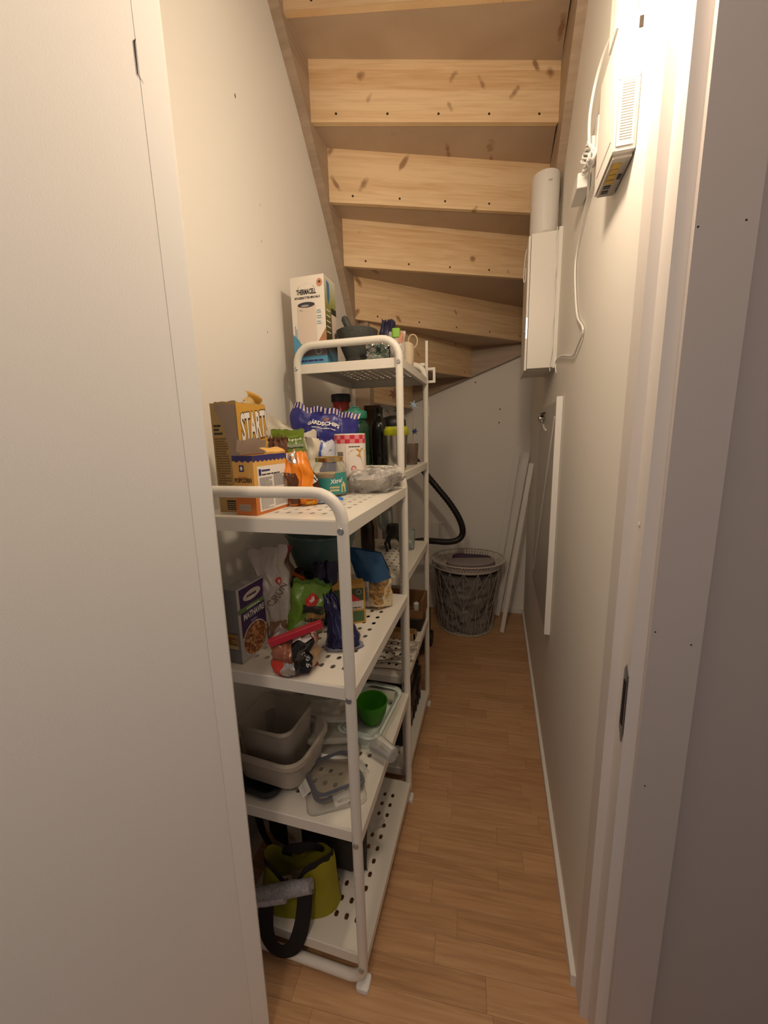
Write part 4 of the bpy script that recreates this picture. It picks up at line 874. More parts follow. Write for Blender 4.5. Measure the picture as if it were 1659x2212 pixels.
MB().grid(lambda a, b_: (-.060 + .108*a - .030*b_, -.030*(1 - .75*b_)*math.sin(.25 + 2.6*a) + .004*noise.noise((a*4, b_*4, 9)) - .004, .100 + .075*b_ + .020*b_*(1-a) - .010*math.sin(a*3)*(1-b_)), 15, 11).build('blue_top', flat('ocean_blue_plastic', (.025, .085, .19), .28, bump=.3, bscale=30, bdist=.006), t, smooth=True)
MB().grid(lambda a, b_: (-.060 + .108*a - .030*b_, .028*(1 - .85*b_)*math.sin(.25 + 2.6*a) + .002, .100 + .075*b_ + .020*b_*(1-a)), 15, 9).build('blue_top', flat('ocean_blue_plastic', (.025, .085, .19)), t, smooth=True)

# ------------------------------------------------------------------ low unit, third shelf
def rrect(x0, x1, y0, y1, r, z, n=5):
    P = []
    for cx, cy, a0 in ((x1-r, y1-r, 0), (x0+r, y1-r, PI/2), (x0+r, y0+r, PI), (x1-r, y0+r, 1.5*PI)):
        for k in range(n+1): a = a0 + PI/2*k/n; P.append(Vector((cx + r*math.cos(a), cy + r*math.sin(a), z)))
    return P
def tub_mb(w, d, h, r, th=.002, taper=.012, lip=.005):
    a = lambda ins, z, rr=r: rrect(-w/2+ins, w/2-ins, -d/2+ins, d/2-ins, max(.004, rr-ins*.5), z)
    return MB().loft([a(taper+.006, 0), a(taper, .005), a(.002, h-.012), a(-lip, h-.011), a(-lip, h-.004), a(0, h), a(th, h), a(th+.002, h-.012), a(taper+th, .008), a(taper+.01, .0045)])
M_TUBW = film('milky_plastic', (.62, .55, .46), .62, .3)
t = thing('food_tray', 'black plastic tray lying under the stacked tubs', 'tray', (-.580, .800, Z3), D(-6)); tub_mb(.135, .130, .022, .03).build('tray', M_BLACK, t, smooth=True)
t = thing('storage_tub', 'milky white storage tub, lower of two stacked tubs', 'tub', (-.545, .835, Z3 + .023), D(-4)); tub_mb(.205, .185, .086, .045).build('tub', M_TUBW, t, smooth=True)
MB().loft([rrect(-.107, .107, -.097, .097, .047, .070), rrect(-.107, .107, -.097, .097, .047, .075), rrect(-.1035, .1035, -.0935, .0935, .045, .075), rrect(-.1035, .1035, -.0935, .0935, .045, .070)], False, False).build('rib', M_TUBW, t, smooth=True)
t = thing('clear_tub', 'tall clear plastic tub nested in the milky white one', 'tub', (-.560, .838, Z3 + .032), D(-2)); tub_mb(.165, .150, .142, .030, lip=.003).build('tub', film('clear_tub_plastic', (.80, .75, .68), .06, .12), t, smooth=True)
# snap-lock lid
t = thing('snap_lid', 'clear snap-lock container lid with grey-blue seal, tilted flat', 'lid', (-.392, .822, Z3 + .022), D(43), None, D(-4), D(3))
MB().loft([rrect(-.066, .066, -.066, .066, .02, 0), rrect(-.066, .066, -.066, .066, .02, .010), rrect(-.060, .060, -.060, .060, .018, .010), rrect(-.058, .058, -.058, .058, .018, .0035)], False, True).build('lid', film('smoky_lid', (.86, .80, .68), .10, .12), t, smooth=True)
M_SEAL = flat('grey_blue_seal', (.13, .14, .19), .4)
for ins, z in ((0, .0), (.004, .0105)):
    MB().loft([rrect(-.068+ins, .068-ins, -.068+ins, .068-ins, .022, z), rrect(-.068+ins, .068-ins, -.068+ins, .068-ins, .022, z+.004), rrect(-.061+ins, .061-ins, -.061+ins, .061-ins, .019, z+.004), rrect(-.061+ins, .061-ins, -.061+ins, .061-ins, .019, z)] , False, False).build('seal', M_SEAL, t, smooth=True)
for k in range(4):
    M_ = Matrix.Rotation(k*PI/2, 4, 'Z') @ Matrix.Translation((0, -.069, .010)) @ Matrix.Rotation(D(28), 4, 'X')
    MB().rbox(-.028, .028, -.026, 0, -.003, 0, .003, M_).build('flap', CLEARP, t); MB().box(-.020, .020, -.016, -.012, 0, .0025, M_).build('flap_slot', CLEARP, t)
t = thing('flat_lid', 'clear flat container lid lying beneath the snap-lock lid', 'lid', (-.378, .800, Z3), D(30))
MB().loft([rrect(-.075, .075, -.055, .055, .02, 0), rrect(-.075, .075, -.055, .055, .02, .008), rrect(-.070, .070, -.050, .050, .018, .008), rrect(-.070, .070, -.050, .050, .018, .004)], False, True).build('lid', CLEARP, t, smooth=True)
# pile of clear lids and boxes
def octlid(w, d, c, h, M_=None):
    P = lambda i, z: [Vector((x, y, z)) for x, y in ((w/2-i, d/2-c), (w/2-c, d/2-i), (-w/2+c, d/2-i), (-w/2+i, d/2-c), (-w/2+i, -d/2+c), (-w/2+c, -d/2+i), (w/2-c, -d/2+i), (w/2-i, -d/2+c))]
    return MB().loft([P(0, 0), P(0, h*.5), P(.006, h), P(.012, h), P(.014, h*.6)], False, True, M_)
for (x, y, z, rz, rx, ry, w_, d_, lab) in ((-.470, .985, .078, 22, -8, 6, .150, .115, 'clear eight-sided container lid on top of the pile'), (-.455, .945, .046, 30, -6, 10, .165, .120, 'clear plastic container lid below the eight-sided one'),
                                       (-.435, .925, .014, 12, -3, 8, .155, .105, 'clear lid at the bottom of the pile beside glass dish')):
    t = thing('container_lid', lab, 'lid', (x, y, Z3 + z), D(rz), 'clear lids in the pile', D(rx), D(ry)); octlid(w_, d_, .022, .012).build('lid', film('grey_lid', (.80, .78, .70), .36, .2), t)
t = thing('food_container', 'clear rectangular food container under the lid pile', 'container', (-.560, 1.010, Z3), D(8)); tub_mb(.130, .150, .062, .022).build('container', CLEARP, t, smooth=True)
t = thing('yellow_lid', 'pale yellow lid tilted against the wall behind lid pile', 'lid', (-.575, 1.095, Z3 + .070), D(10), None, D(-20)); octlid(.115, .085, .018, .011).build('lid', film('yellow_lid_plastic', (.66, .55, .16), .55, .2), t)
# glass dish with green bowl in it
t = thing('glass_dish', 'rectangular clear glass baking dish with raised handles', 'dish', (-.362, 1.060, Z3), D(-5))
tub_mb(.125, .235, .062, .03, th=.004, lip=.008).build('dish', GLASS, t, smooth=True)
t = thing('green_bowl', 'grass green plastic bowl sitting in the glass dish', 'bowl', (-.362, 1.070, Z3 + .006), D(0))
MB().lathe([(.001, 0), (.030, 0), (.044, .03), (.050, .066), (.050, .070), (.047, .069), (.041, .032), (.028, .004), (.001, .003)], 32).build('bowl', flat('grass_green_bowl', (.05, .28, .010), .35), t, smooth=True)
t = thing('plastic_cup', 'small clear ribbed cup lying beside the glass dish', 'cup', (-.318, .955, Z3 + .029), D(60), None, D(88))
MB().lathe([(.0275, 0), (.0275, .003), (.020, .075), (.001, .075), (.001, .072), (.018, .072), (.025, .003)], 24, cap0=False, cap1=False).build('cup', CLEARP, t, smooth=True)

# ------------------------------------------------------------------ low unit, bottom shelf
M_YEL = flat('yellow_fabric', (.30, .27, .012), .75, bump=.3, bscale=200, bdist=.002, var=.12, vscale=14); M_WEB = flat('black_webbing', (.010, .008, .008), .8, bump=.3, bscale=260, bdist=.001)
t = thing('tote_bag', 'slumped yellow tote bag with black webbing handles', 'bag', (-.496, .795, Z4), D(12))
def tote(side):
    def fn(a, b_):
        u = 2*a - 1; dip = .075*math.exp(-((u+.22)/.42)**2) if side < 0 else .05*math.exp(-((u+.2)/.5)**2)
        h = .150 - dip + .010*u*(side < 0) + (.012*math.exp(-((u+.85)/.22)**2))
        y = side*(.055*(1 - b_*.45)*max(0, 1 - abs(u)**3.2)**.5) + .010*noise.noise((u*2.2, b_*2.5, side*3))*(b_ > 0)
        return (u*.112*(1 - .14*b_) + .006*noise.noise((u, b_*2, 8)), y, b_*h)
    return fn
mb = MB(); mb.grid(tote(-1), 25, 15); mb.grid(tote(1), 25, 15); mb.build('bag', M_YEL, t, smooth=True, fix=True, angle=80)
mb = MB(); f1 = tote(-1)
mb.grid(lambda a, b_: tuple(Vector(f1(a, 1)) + Vector((0, -.004 + .003*b_, -.012 + .020*b_))), 25, 3); mb.build('top_edging', M_WEB, t, smooth=True)
hp = [(-.070, -.050, .085), (-.074, -.072, .05), (-.070, -.090, .01), (-.050, -.104, -.018), (-.022, -.108, -.028), (.006, -.104, -.014), (.022, -.090, .022), (.028, -.072, .06), (.030, -.058, .105)]
def ribbon(P, w, name, par, m=M_WEB, th=.0015):
    P = [Vector(p) for p in P]; Q = []
    for i in range(len(P)-1):
        for k in range(5):
            tt = k/5; p0 = P[max(i-1, 0)]; p1 = P[i]; p2 = P[i+1]; p3 = P[min(i+2, len(P)-1)]
            Q.append(.5*((2*p1) + (p2-p0)*tt + (2*p0 - 5*p1 + 4*p2 - p3)*tt*tt + (3*p1 - p0 - 3*p2 + p3)*tt**3))
    Q.append(P[-1]); mb = MB(); rg = []
    for i, q in enumerate(Q):
        d = (Q[min(i+1, len(Q)-1)] - Q[max(i-1, 0)]).normalized(); s_ = d.cross(Vector((0, -1, 0))).normalized()*(w/2); n_ = s_.cross(d).normalized()*th
        rg.append([q - s_ - n_, q + s_ - n_, q + s_ + n_, q - s_ + n_])
    return mb.loft(rg).build(name, m, par, smooth=True, angle=50)
ribbon(hp, .040, 'handle', t)
ribbon([(.045, .03, .12), (.050, .01, .155), (.02, -.0, .17), (-.03, .005, .150), (-.045, .03, .10)], .028, 'handle', t)
t = thing('black_backpack', 'large black soft bag slouching behind the yellow tote', 'bag', (-.525, .945, Z4), D(-12))
B = Bag(.385, .322, .17, seed=71, crumple=.012, seal=.01, sag=.05, k=4); B.mesh(31, 31).build('bag', flat('black_nylon', (.010, .008, .008), .6, bump=.3, bscale=120, bdist=.003), t, smooth=True, fix=True, angle=70)
ribbon([(-.08, -.10, .26), (-.10, -.125, .20), (-.09, -.125, .12), (-.07, -.11, .05)], .03, 'strap', t); B.strip(-.6, .6, .30, .34, .003).build('zip', M_BLACK, t, smooth=True)
t = thing('wood_strip', 'narrow unpainted wooden batten standing behind the yellow tote', 'batten', (-.530, .838, Z4), D(20), None, D(1))
MB().rbox(-.019, .019, -.006, .006, 0, .330, .002).build('batten', pine('old_batten', (.27, .21, .15), (.38, .31, .23)), t)
t = thing('rolled_magazine', 'grey printed magazine rolled up on the yellow tote', 'magazine', (-.605, .722, Z4 + .060), 0)
d = Vector((.165, .030, .052)); mb = MB(); mb.tube([(0, 0, 0), d*.5, d], [.017, .019, .017], 16); mb.build('magazine', flat('newsprint', (.36, .35, .37), .7, var=.65, vscale=170), t, smooth=True)
mb = MB(); mb.tube([d*.02 + Vector((0, -.010, -.012)), d*.6 + Vector((0, -.010, -.012))], .012, 12); mb.build('cover_fold', flat('newsprint_light', (.52, .50, .52), .6, var=.5, vscale=120), t, smooth=True)
t = thing('paper_scrap', 'white curled paper scrap at the inner shelf edge', 'paper', (-.365, 1.020, Z4), D(30))
MB().grid(lambda a, b_: (.05*a, .03*b_, .002 + .022*a*a*(1-b_*.4)), 7, 5).build('paper', WHITE_INK, t, smooth=True)

# ------------------------------------------------------------------ tall unit, lower shelves
t = thing('beer_bottle', 'dark brown glass bottle on the third shelf of tall unit', 'bottle', (-.520, 1.560, T3))
MB().lathe([(.001, 0), (.028, 0), (.030, .005), (.030, .11), (.024, .135), (.013, .16), (.013, .20), (.015, .202), (.015, .212), (.001, .212)], 24).build('body', flat('brown_glass_solid', (.022, .011, .006), .12), t, smooth=True)
t = thing('wine_glass', 'stemmed clear wine glass beside the dark brown bottle', 'glass', (-.468, 1.640, T3))
MB().lathe([(.001, 0), (.030, .001), (.005, .006), (.004, .07), (.025, .09), (.034, .12), (.030, .165), (.028, .165), (.032, .12), (.023, .093), (.001, .078)], 24).build('glass', GLASS, t, smooth=True)
t = thing('sculpture_holder', 'black cast bottle holder with bent legs, beside the post', 'holder', (-.415, 1.600, T3), D(15))
MB().lathe([(.001, .055), (.020, .058), (.030, .075), (.032, .10), (.026, .115), (.001, .118)], 18, wob=.01).build('body', M_BLACK, t, smooth=True)
for x, y in ((-.03, -.012), (-.018, .02), (.022, -.02), (.03, .018)): MB().tube([(x*.6, y*.6, .07), (x*1.25, y*1.2, .035), (x, y, 0)], [.009, .006, .005], 8).build('leg', M_BLACK, t, smooth=True)
t = thing('drinking_glass', 'short clear tumbler at the edge of the third shelf', 'glass', (-.362, 1.640, T3))
MB().lathe([(.001, 0), (.026, 0), (.032, .085), (.030, .085), (.024, .006), (.001, .006)], 24).build('glass', GLASS, t, smooth=True)
M_TRAYW = flat('brown_wood_tray', (.24, .12, .05), .5, var=.2, vscale=20, stretch=(1, 6, 6))
t = thing('cutlery_tray', 'brown wooden tray with divider, upper one on fourth shelf', 'tray', (-.452, 1.700, T4 + .062), 0)
mb = MB(); W_, D_, h_ = .30, .13, .085
for a in ((-W_/2, W_/2, -D_/2, D_/2, 0, .006), (-W_/2, -W_/2+.008, -D_/2, D_/2, .006, h_), (W_/2-.008, W_/2, -D_/2, D_/2, .006, h_), (-W_/2+.008, W_/2-.008, D_/2-.008, D_/2, .006, h_), (-W_/2+.008, W_/2-.008, -D_/2, -D_/2+.008, .006, h_*.42)): mb.box(*a)
mb.build('tray', M_TRAYW, t); MB().box(.05, .056, -D_/2+.008, D_/2-.008, .006, .05).build('divider', M_TRAYW, t)
t = thing('candle', 'short white candle standing in the wooden tray', 'candle', (-.340, 1.690, T4 + .0685)); MB().lathe([(.001, 0), (.013, 0), (.013, .042), (.010, .045), (.002, .046), (.002, .052), (.001, .052)], 16).build('candle', WHITE_INK, t, smooth=True)
t = thing('chopstick', 'pale wooden stick leaning across the wooden tray', 'stick', (-.385, 1.665, T4 + .071), D(15), None, 0, D(-38)); MB().tube([(0, 0, 0), (0, 0, .095)], [.005, .004], 8).build('stick', flat('pale_stick', (.60, .50, .38), .6), t, smooth=True)
t = thing('serving_tray', 'dark brown box under the wooden tray on fourth shelf', 'box', (-.455, 1.700, T4), 0)
MB().rbox(-.15, .146, -.066, .066, 0, .060, .008).build('box', flat('near_black_brown', (.025, .014, .009), .5), t, smooth=True)
t = thing('bamboo_tray', 'shallow pale wood tray at front of fourth shelf', 'tray', (-.405, 1.575, T4), 0)
mb = MB(); W_, D_, h_ = .17, .05, .03
for a in ((-W_/2, W_/2, -D_/2, D_/2, 0, .006), (-W_/2, -W_/2+.006, -D_/2, D_/2, .006, h_), (W_/2-.006, W_/2, -D_/2, D_/2, .006, h_), (-W_/2, W_/2, D_/2-.006, D_/2, .006, h_), (-W_/2, W_/2, -D_/2, -D_/2+.006, .006, h_)): mb.box(*a)
mb.build('tray', flat('bamboo', (.40, .24, .10), .5, var=.2, vscale=40), t)
for k in range(6): MB().box(.026+k*.009, .032+k*.009, -D_/2-.003, -D_/2, .002, h_-.002).build('slat', flat('bamboo_light', (.47, .30, .14), .5), t)
t = thing('string_net', 'tangled dark string net lying on the fourth shelf', 'net', (-.400, 1.420, T4), 0)
mb = MB(); rnd = random.Random(3)
for k in range(9):
    P = []; y0 = -.10 + .025*k
    for q in range(9): P.append((-.15 + .25*q/8 + rnd.uniform(-.01, .01), y0 + rnd.uniform(-.02, .02), .004 + .012*abs(noise.noise((q*.8, k, 1)))))
    mb.tube(P, .0022, 5)
mb.build('net', flat('dull_string', (.28, .23, .17), .8), t, smooth=True)
M_CRATE = flat('crate_black', (.011, .010, .010), .5)
def toolbox(label, loc, W_, D_, h_, rz=0):
    t = thing('tool_case', label, 'case', loc, rz, 'black cases on the bottom shelf')
    MB().rbox(-W_/2, W_/2, -D_/2, D_/2, 0, h_*.62, .012).build('body', M_CRATE, t, smooth=True, angle=30)
    MB().rbox(-W_/2-.004, W_/2+.004, -D_/2-.004, D_/2+.004, h_*.63, h_, .014).build('lid', M_CRATE, t, smooth=True, angle=30)
    for y in (-D_*.28, D_*.28):
        l = MB().rbox(W_/2-.001, W_/2+.011, y-.026, y+.026, h_*.42, h_*.82, .004).build('latch', M_BLACK, t)
        MB().box(W_/2+.011, W_/2+.0125, y-.018, y+.018, h_*.58, h_*.60).build('latch_groove', GREY_INK, l)
    for y in [-D_*.42 + D_*.84*k/6 for k in range(7)]: MB().box(W_/2, W_/2+.004, y-.004, y+.004, .008, h_*.40).build('rib', M_CRATE, t)
    MB().tube([(-.06, 0, h_-.002), (-.055, 0, h_+.010), (.055, 0, h_+.010), (.06, 0, h_-.002)], .006, 8).build('handle', M_BLACK, t, smooth=True)
toolbox('black plastic tool case, lower of the two stacked', (-.475, 1.565, T5), .285, .345, .165)
toolbox('black plastic tool case, upper of the two stacked', (-.470, 1.560, T5 + .185), .275, .330, .140, D(3))

# ------------------------------------------------------------------ back of the room
# vacuum cleaner behind the tall unit with its hose looping out
t = thing('vacuum_cleaner', 'black vacuum hose looping out from behind the tall unit', 'vacuum cleaner', (-.56, 2.30, 0))
hp = [(-.05, .10, .62), (-.01, .16, .90), (-.02, .22, 1.16), (.0, .27, 1.24), (.06, .28, 1.17), (.125, .30, 1.075), (.20, .30, .985), (.265, .30, .905), (.32, .30, .82), (.350, .30, .745), (.350, .30, .690), (.318, .29, .655), (.255, .27, .645), (.18, .25, .652), (.10, .22, .66), (.03, .2, .64), (-.03, .16, .55)]
Q = []; P = [Vector(p) for p in hp]
for i in range(len(P)-1):
    for k in range(9):
        tt = k/9; p0 = P[max(i-1, 0)]; p1 = P[i]; p2 = P[i+1]; p3 = P[min(i+2, len(P)-1)]
        Q.append(.5*((2*p1) + (p2-p0)*tt + (2*p0 - 5*p1 + 4*p2 - p3)*tt*tt + (3*p1 - p0 - 3*p2 + p3)*tt**3))
MB().tube(Q, [.0215 if i % 2 else .0190 for i in range(len(Q))], 12).build('hose', flat('hose_black', (.012, .010, .010), .4), t, smooth=True, angle=60)
MB().rbox(-.05, .17, -.12, .16, .03, .26, .06).build('body', M_BLACK, t, smooth=True)
for x in (-.055, .165): MB().lathe([(.001, 0), (.05, 0), (.05, .02), (.001, .02)], 20, M=Matrix.Translation((x, .08, .05)) @ Matrix.Rotation(PI/2, 4, 'Y')).build('wheel', M_BLACK, t, smooth=True)
MB().tube([(-.02, -.08, .25), (-.04, -.10, .6), (-.05, -.12, 1.02)], .034, 16).build('tube', flat('grey_tube', (.24, .23, .24), .4), t, smooth=True)
# wire laundry basket
bx_, by_, rb, rt, bh = -.188, 2.718, .188, .236, .462
M_WIRE = flat('basket_wire', (.48, .44, .39), .4)
t = thing('laundry_basket', 'round white wire laundry basket at the back wall', 'basket', (bx_, by_, 0))
def ring(r, z, n=40): return [(r*math.cos(2*PI*k/n), r*math.sin(2*PI*k/n), z) for k in range(n)]
MB().tube(ring(rt + .001, bh), .0055, 8, closed=True).build('rim', M_WIRE, t, smooth=True)
MB().tube(ring(rb, .006), .004, 8, closed=True).build('base_ring', M_WIRE, t, smooth=True)
rad = lambda z: rb + (rt - rb)*z/bh
def bp(a, z): r_ = rad(z); return (r_*math.cos(a), r_*math.sin(a), z)
nodes = [bh*.42]
for k in range(16):
    a = 2*PI*k/16; da = 2*PI/16
    mb = MB(); zt = .30 if k % 2 else .20
    mb.tube([bp(a, .006), bp(a, bh)], .0015, 5)
    mb.tube([bp(a, zt), bp(a + da*1.0, bh)], .0015, 5); mb.tube([bp(a, zt), bp(a - da*1.0, bh)], .0015, 5)
    mb.tube([bp(a, zt), bp(a + da*.75, .006)], .0015, 5); mb.tube([bp(a, zt), bp(a - da*.75, .006)], .0015, 5)
    mb.build('wire', M_WIRE, t)
MB().lathe([(.001, .004), (rb-.004, .004), (rb-.004, .007), (.001, .007)], 30).build('base', M_WIRE, t)
t = thing('laundry', 'grey crumpled laundry filling the wire basket', 'laundry', (bx_, by_, .009))
M_CLOTH = flat('grey_cloth', (.20, .18, .17), .9, bump=.6, bscale=30, bdist=.012, var=.55, vscale=11)
def lf(a, b_):
    A = 2*PI*a; z = b_*.408; r_ = (rad(z) - .010)
    nz = noise.noise((math.cos(A)*2.6, math.sin(A)*2.6, z*9)); n2 = abs(noise.noise((math.cos(A)*5.5, math.sin(A)*5.5, z*17 + 4)))
    r_ -= max(0, .034*nz + .05*n2 - .002)
    return (r_*math.cos(A), r_*math.sin(A), z)
mb = MB(); mb.grid(lf, 90, 50)
mb.add([lf(k/40, 1) for k in range(40)] + [(0, 0, .410)], [(k, (k+1) % 40, 40) for k in range(40)]); mb.add([lf(k/40, 0) for k in range(40)], [tuple(range(40))][::-1])
mb.build('clothes', M_CLOTH, t, smooth=True, fix=True, angle=70)
# shallow plastic basket lying on the rim
M_LIN = flat('lilac_grey_plastic', (.66, .60, .56), .45)
t = thing('plastic_basket', 'shallow slotted pale plastic basket resting on the laundry basket', 'basket', (bx_ + .012, by_ - .010, bh - .022), D(10))
def el(rx, ry, z, n=48): return [Vector((rx*math.cos(2*PI*k/n), ry*math.sin(2*PI*k/n), z)) for k in range(n)]
MB().loft([el(.205, .185, 0), el(.205, .185, .004), el(.165, .15, .006), el(.001, .001, .006)], True, False).build('tray', M_LIN, t, smooth=True)
MB().loft([el(.246, .225, .058), el(.254, .232, .060), el(.254, .232, .066), el(.243, .222, .066)], False, False).build('rim', M_LIN, t, smooth=True)
n = 72
for k in range(n):
    a = 2*PI*k/n; c, s_ = math.cos(a), math.sin(a)
    P = [(.203*c, .183*s_, .002), (.248*c, .227*s_, .060)]
    if k == 0:
        me = None
    MB().tube(P, .0032, 5, sx=1.7).build('slat', M_LIN, t)
# folded towel / mats on the plastic basket
M_TOW = flat('mauve_towel', (.20, .155, .17), .95, bump=.5, bscale=160, bdist=.003, var=.15, vscale=20)
t = thing('folded_mat', 'mauve grey rounded mat folded over in plastic basket', 'mat', (bx_ + .030, by_ - .045, bh - .014), D(4))
mb = MB(); rg = []
def slab(rx, ry, z0, z1, lift):
    def e(sx_, z): return [Vector((rx*sx_*math.copysign(abs(math.cos(A))**.7, math.cos(A)), ry*sx_*math.copysign(abs(math.sin(A))**.8, math.sin(A)), z + lift*max(0, math.cos(A))*.6)) for A in [2*PI*k/40 for k in range(40)]]
    return MB().loft([e(.94, z0), e(1, z0 + .004), e(1, z1 - .004), e(.94, z1)])
slab(.165, .075, 0, .022, .03).build('layer', M_TOW, t, smooth=True)
slab(.160, .072, .023, .042, .03).build('layer', flat('pale_towel', (.34, .30, .29), .95, bump=.5, bscale=160, bdist=.003), t, smooth=True)
t = thing('purple_cloth', 'dark purple cloth lying behind the folded mat', 'cloth', (bx_ + .03, by_ + .075, bh - .014), D(-4))
slab(.135, .055, 0, .040, .01).build('cloth', flat('plum_cloth', (.09, .05, .10), .95, bump=.5, bscale=120, bdist=.004), t, smooth=True)
# leaning white mouldings
def lean(label, foot, top, w_, th):
    f_ = Vector(foot); d = Vector(top) - f_; t = thing('moulding_strip', label, 'moulding', foot, 0, 'white mouldings leaning in the corner')
    L = d.length; z = d.normalized(); x = Vector((1, 0, 0)); x = (x - z*x.dot(z)).normalized(); y = z.cross(x)
    M_ = Matrix(((x.x, y.x, z.x, 0), (x.y, y.y, z.y, 0), (x.z, y.z, z.z, 0), (0, 0, 0, 1)))
    MB().prism([(-w_/2, -th/2), (w_/2, -th/2), (w_/2, th/2*.2), (w_/2-.006, th/2), (-w_/2, th/2)], 0, L, M_).build('strip', M_TRIM, t)
lean('white moulding leaning at the corner, nearest of the three', (.062, 2.640, .008), (.196, 2.520, 1.165), .026, .013)
lean('white moulding leaning at the corner, middle of the three', (.028, 2.900, .008), (.192, 2.885, 1.215), .040, .012)
lean('white moulding leaning at the corner, farthest behind the basket', (-.010, 2.945, .008), (.132, 2.955, 1.200), .040, .012)
t = thing('board_offcut', 'short white board standing left of the laundry basket', 'board', (-.463, 2.955, 0.002)); MB().box(-.028, .028, -.009, .009, 0, .30).build('board', M_TRIM, t)
t = thing('wall_outlet', 'white double wall plate low on the back wall', 'wall plate', (-.414, YB, .62))
MB().rbox(-.058, .058, -.012, 0, -.062, .062, .004).build('plate', M_PLASTIC, t); MB().box(-.002, .002, -.0126, -.012, -.055, .055).build('groove', GREY_INK, t); MB().box(.012, .016, -.0126, -.012, -.055, .055).build('groove', GREY_INK, t)
wb = bpy.data.objects['wall_back']; wl = bpy.data.objects['wall_left']
for x, z in ((.009, 1.508), (.006, 1.416), (-.161, 1.698)): MB().lathe([(.005, 0), (.001, .0006)], 8, M=Matrix.Translation((x, YB - .0002, z)) @ Matrix.Rotation(PI/2, 4, 'X')).build('nail_hole', M_SCREW, wb)
for y, z, s_, m_ in ((1.165, 2.296, .005, flat('rust_mark', (.20, .05, .03))), (1.256, 2.068, .003, GREY_INK), (1.247, 1.961, .003, GREY_INK), (1.242, 1.691, .004, GREY_INK)):
    MB().lathe([(s_*.6, 0), (.0005, .0005)], 8, M=Matrix.Translation((XL + .0002, y, z)) @ Matrix.Rotation(PI/2, 4, 'Y') @ Matrix.Diagonal((2, 1, 1, 1))).build('wall_mark', m_, wl)

# ------------------------------------------------------------------ right wall
# hanging board
t = thing('folding_board', 'thin white folding board hung flat on the right wall', 'board', (XR, 1.59, 1.0))
MB().box(-.018, -.003, 0, .62, -.44, .455).build('board', flat('board_face', (.50, .47, .43), .35), t)
MB().box(-.022, -.001, -.010, .0, -.445, .470).build('edge_strip', M_TRIM, t, label='bright white edge strip')
MB().tube([(-.0205, .03, .40), (-.0205, .55, -.36)], .003, 6).build('brace', M_TRIM, t)
MB().box(-.030, -.018, .36, .50, .428, .432).build('hook_plate', M_BLACK, t)
MB().lathe([(.001, 0), (.012, .002), (.017, .012), (.016, .022), (.008, .028), (.001, .029)], 18, M=Matrix.Translation((-.018, .40, .405)) @ Matrix.Rotation(-PI/2, 4, 'Y')).build('knob', mat('chrome', (.75, .75, .75), .08, 1), t, smooth=True)
MB().tube([(-.020, .30 + .16*math.cos(a), .43 - .075*math.sin(a)) for a in [PI*k/12*.5 + PI/2*.0 for k in range(13)]], .004, 8).build('hook_arc', M_PLASTIC, t, smooth=True)
# cabinet
M_CAB = flat('cabinet_white', (.80, .77, .72), .4)
t = thing('wall_cabinet', 'white metal media cabinet mounted on the right wall', 'cabinet', (XR, 1.845, 1.607))
MB().box(-.112, -.014, 0, .305, 0, .505).build('body', M_CAB, t); MB().box(-.014, -.0, -.012, .315, -.004, .512).build('back_plate', M_CAB, t)
dr = MB().box(-.122, -.114, .004, .305, -.006, .500).build('door', M_CAB, t); MB().lathe([(.006, 0), (.006, .003), (.001, .003)], 12, M=Matrix.Translation((-.122, .03, .15)) @ Matrix.Rotation(-PI/2, 4, 'Y')).build('lock', M_BOLT, dr)
MB().box(-.121, -.115, .0035, .0045, .12, .20).build('hinge', M_BOLT, dr)
# oval mesh router on the cabinet
M_RT = flat('router_white', (.74, .71, .68), .45)
t = thing('mesh_router', 'tall rounded white wifi router standing on the cabinet', 'router', (.156, 1.912, 2.1125), D(6))
def ov(s_, z): return [Vector((.053*s_*math.cos(a), .062*s_*math.sin(a), z)) for a in [2*PI*k/36 for k in range(36)]]
MB().loft([ov(.93, .004), ov(1, .010), ov(1, .215), ov(.985, .2205), ov(.94, .222), ov(.93, .219), ov(.001, .219)], True, False).build('body', M_RT, t, smooth=True, angle=35)
MB().loft([ov(.90, 0), ov(.90, .005)]).build('foot', GREY_INK, t)
mk = F((.006, -.0624, .180), (1, 0, 0), (0, 0, 1)); patch(mk, -.006, -.0012, -.003, .003, GREY_INK, t, 'mark'); patch(mk, .0012, .006, -.003, .003, GREY_INK, t, 'mark')
mk = F((.002, -.0624, .060), (1, 0, 0), (0, 0, 1))
for z in (.025, .0, -.012, -.022): disc(mk, 0, z, .0016, .0016, flat('led_grey', (.55, .53, .5)), t, 'led', z=.0002)
# fibre modem by the door
M_MOD = flat('modem_white', (.66, .64, .61), .4)
t = thing('fibre_modem', 'white wall modem with slotted vent beside the doorway', 'modem', (XR, .90, 1.83))
MB().box(-.037, -.001, .0, .145, .004, .118).build('body', M_MOD, t); MB().box(-.036, -.0, .001, .150, .118, .205).build('bracket', M_MOD, t)
vp = MB().box(-.033, -.006, -.0015, .0, .010, .108).build('vent_panel', flat('vent_shade', (.42, .38, .33), .5), t)
for a_ in ((-.033, -.0285, .010, .108), (-.0095, -.006, .010, .108), (-.0285, -.0095, .010, .0155), (-.0285, -.0095, .1055, .108)): MB().box(a_[0], a_[1], -.0026, -.0015, a_[2], a_[3]).build('vent_frame', M_MOD, vp)
for k in range(22): MB().box(-.028, -.010, -.0026, -.0015, .016 + k*.0041, .0183 + k*.0041).build('vent_slat', M_MOD, vp)
mb = MB(); mb.box(-.0345, -.0335, -.0005, .0, .004, .112); mb.box(-.0345, -.0015, -.0005, 0, .1105, .112); mb.box(-.0025, -.0015, -.0005, .0, .004, .112); mb.build('panel_gap', GREY_INK, t)
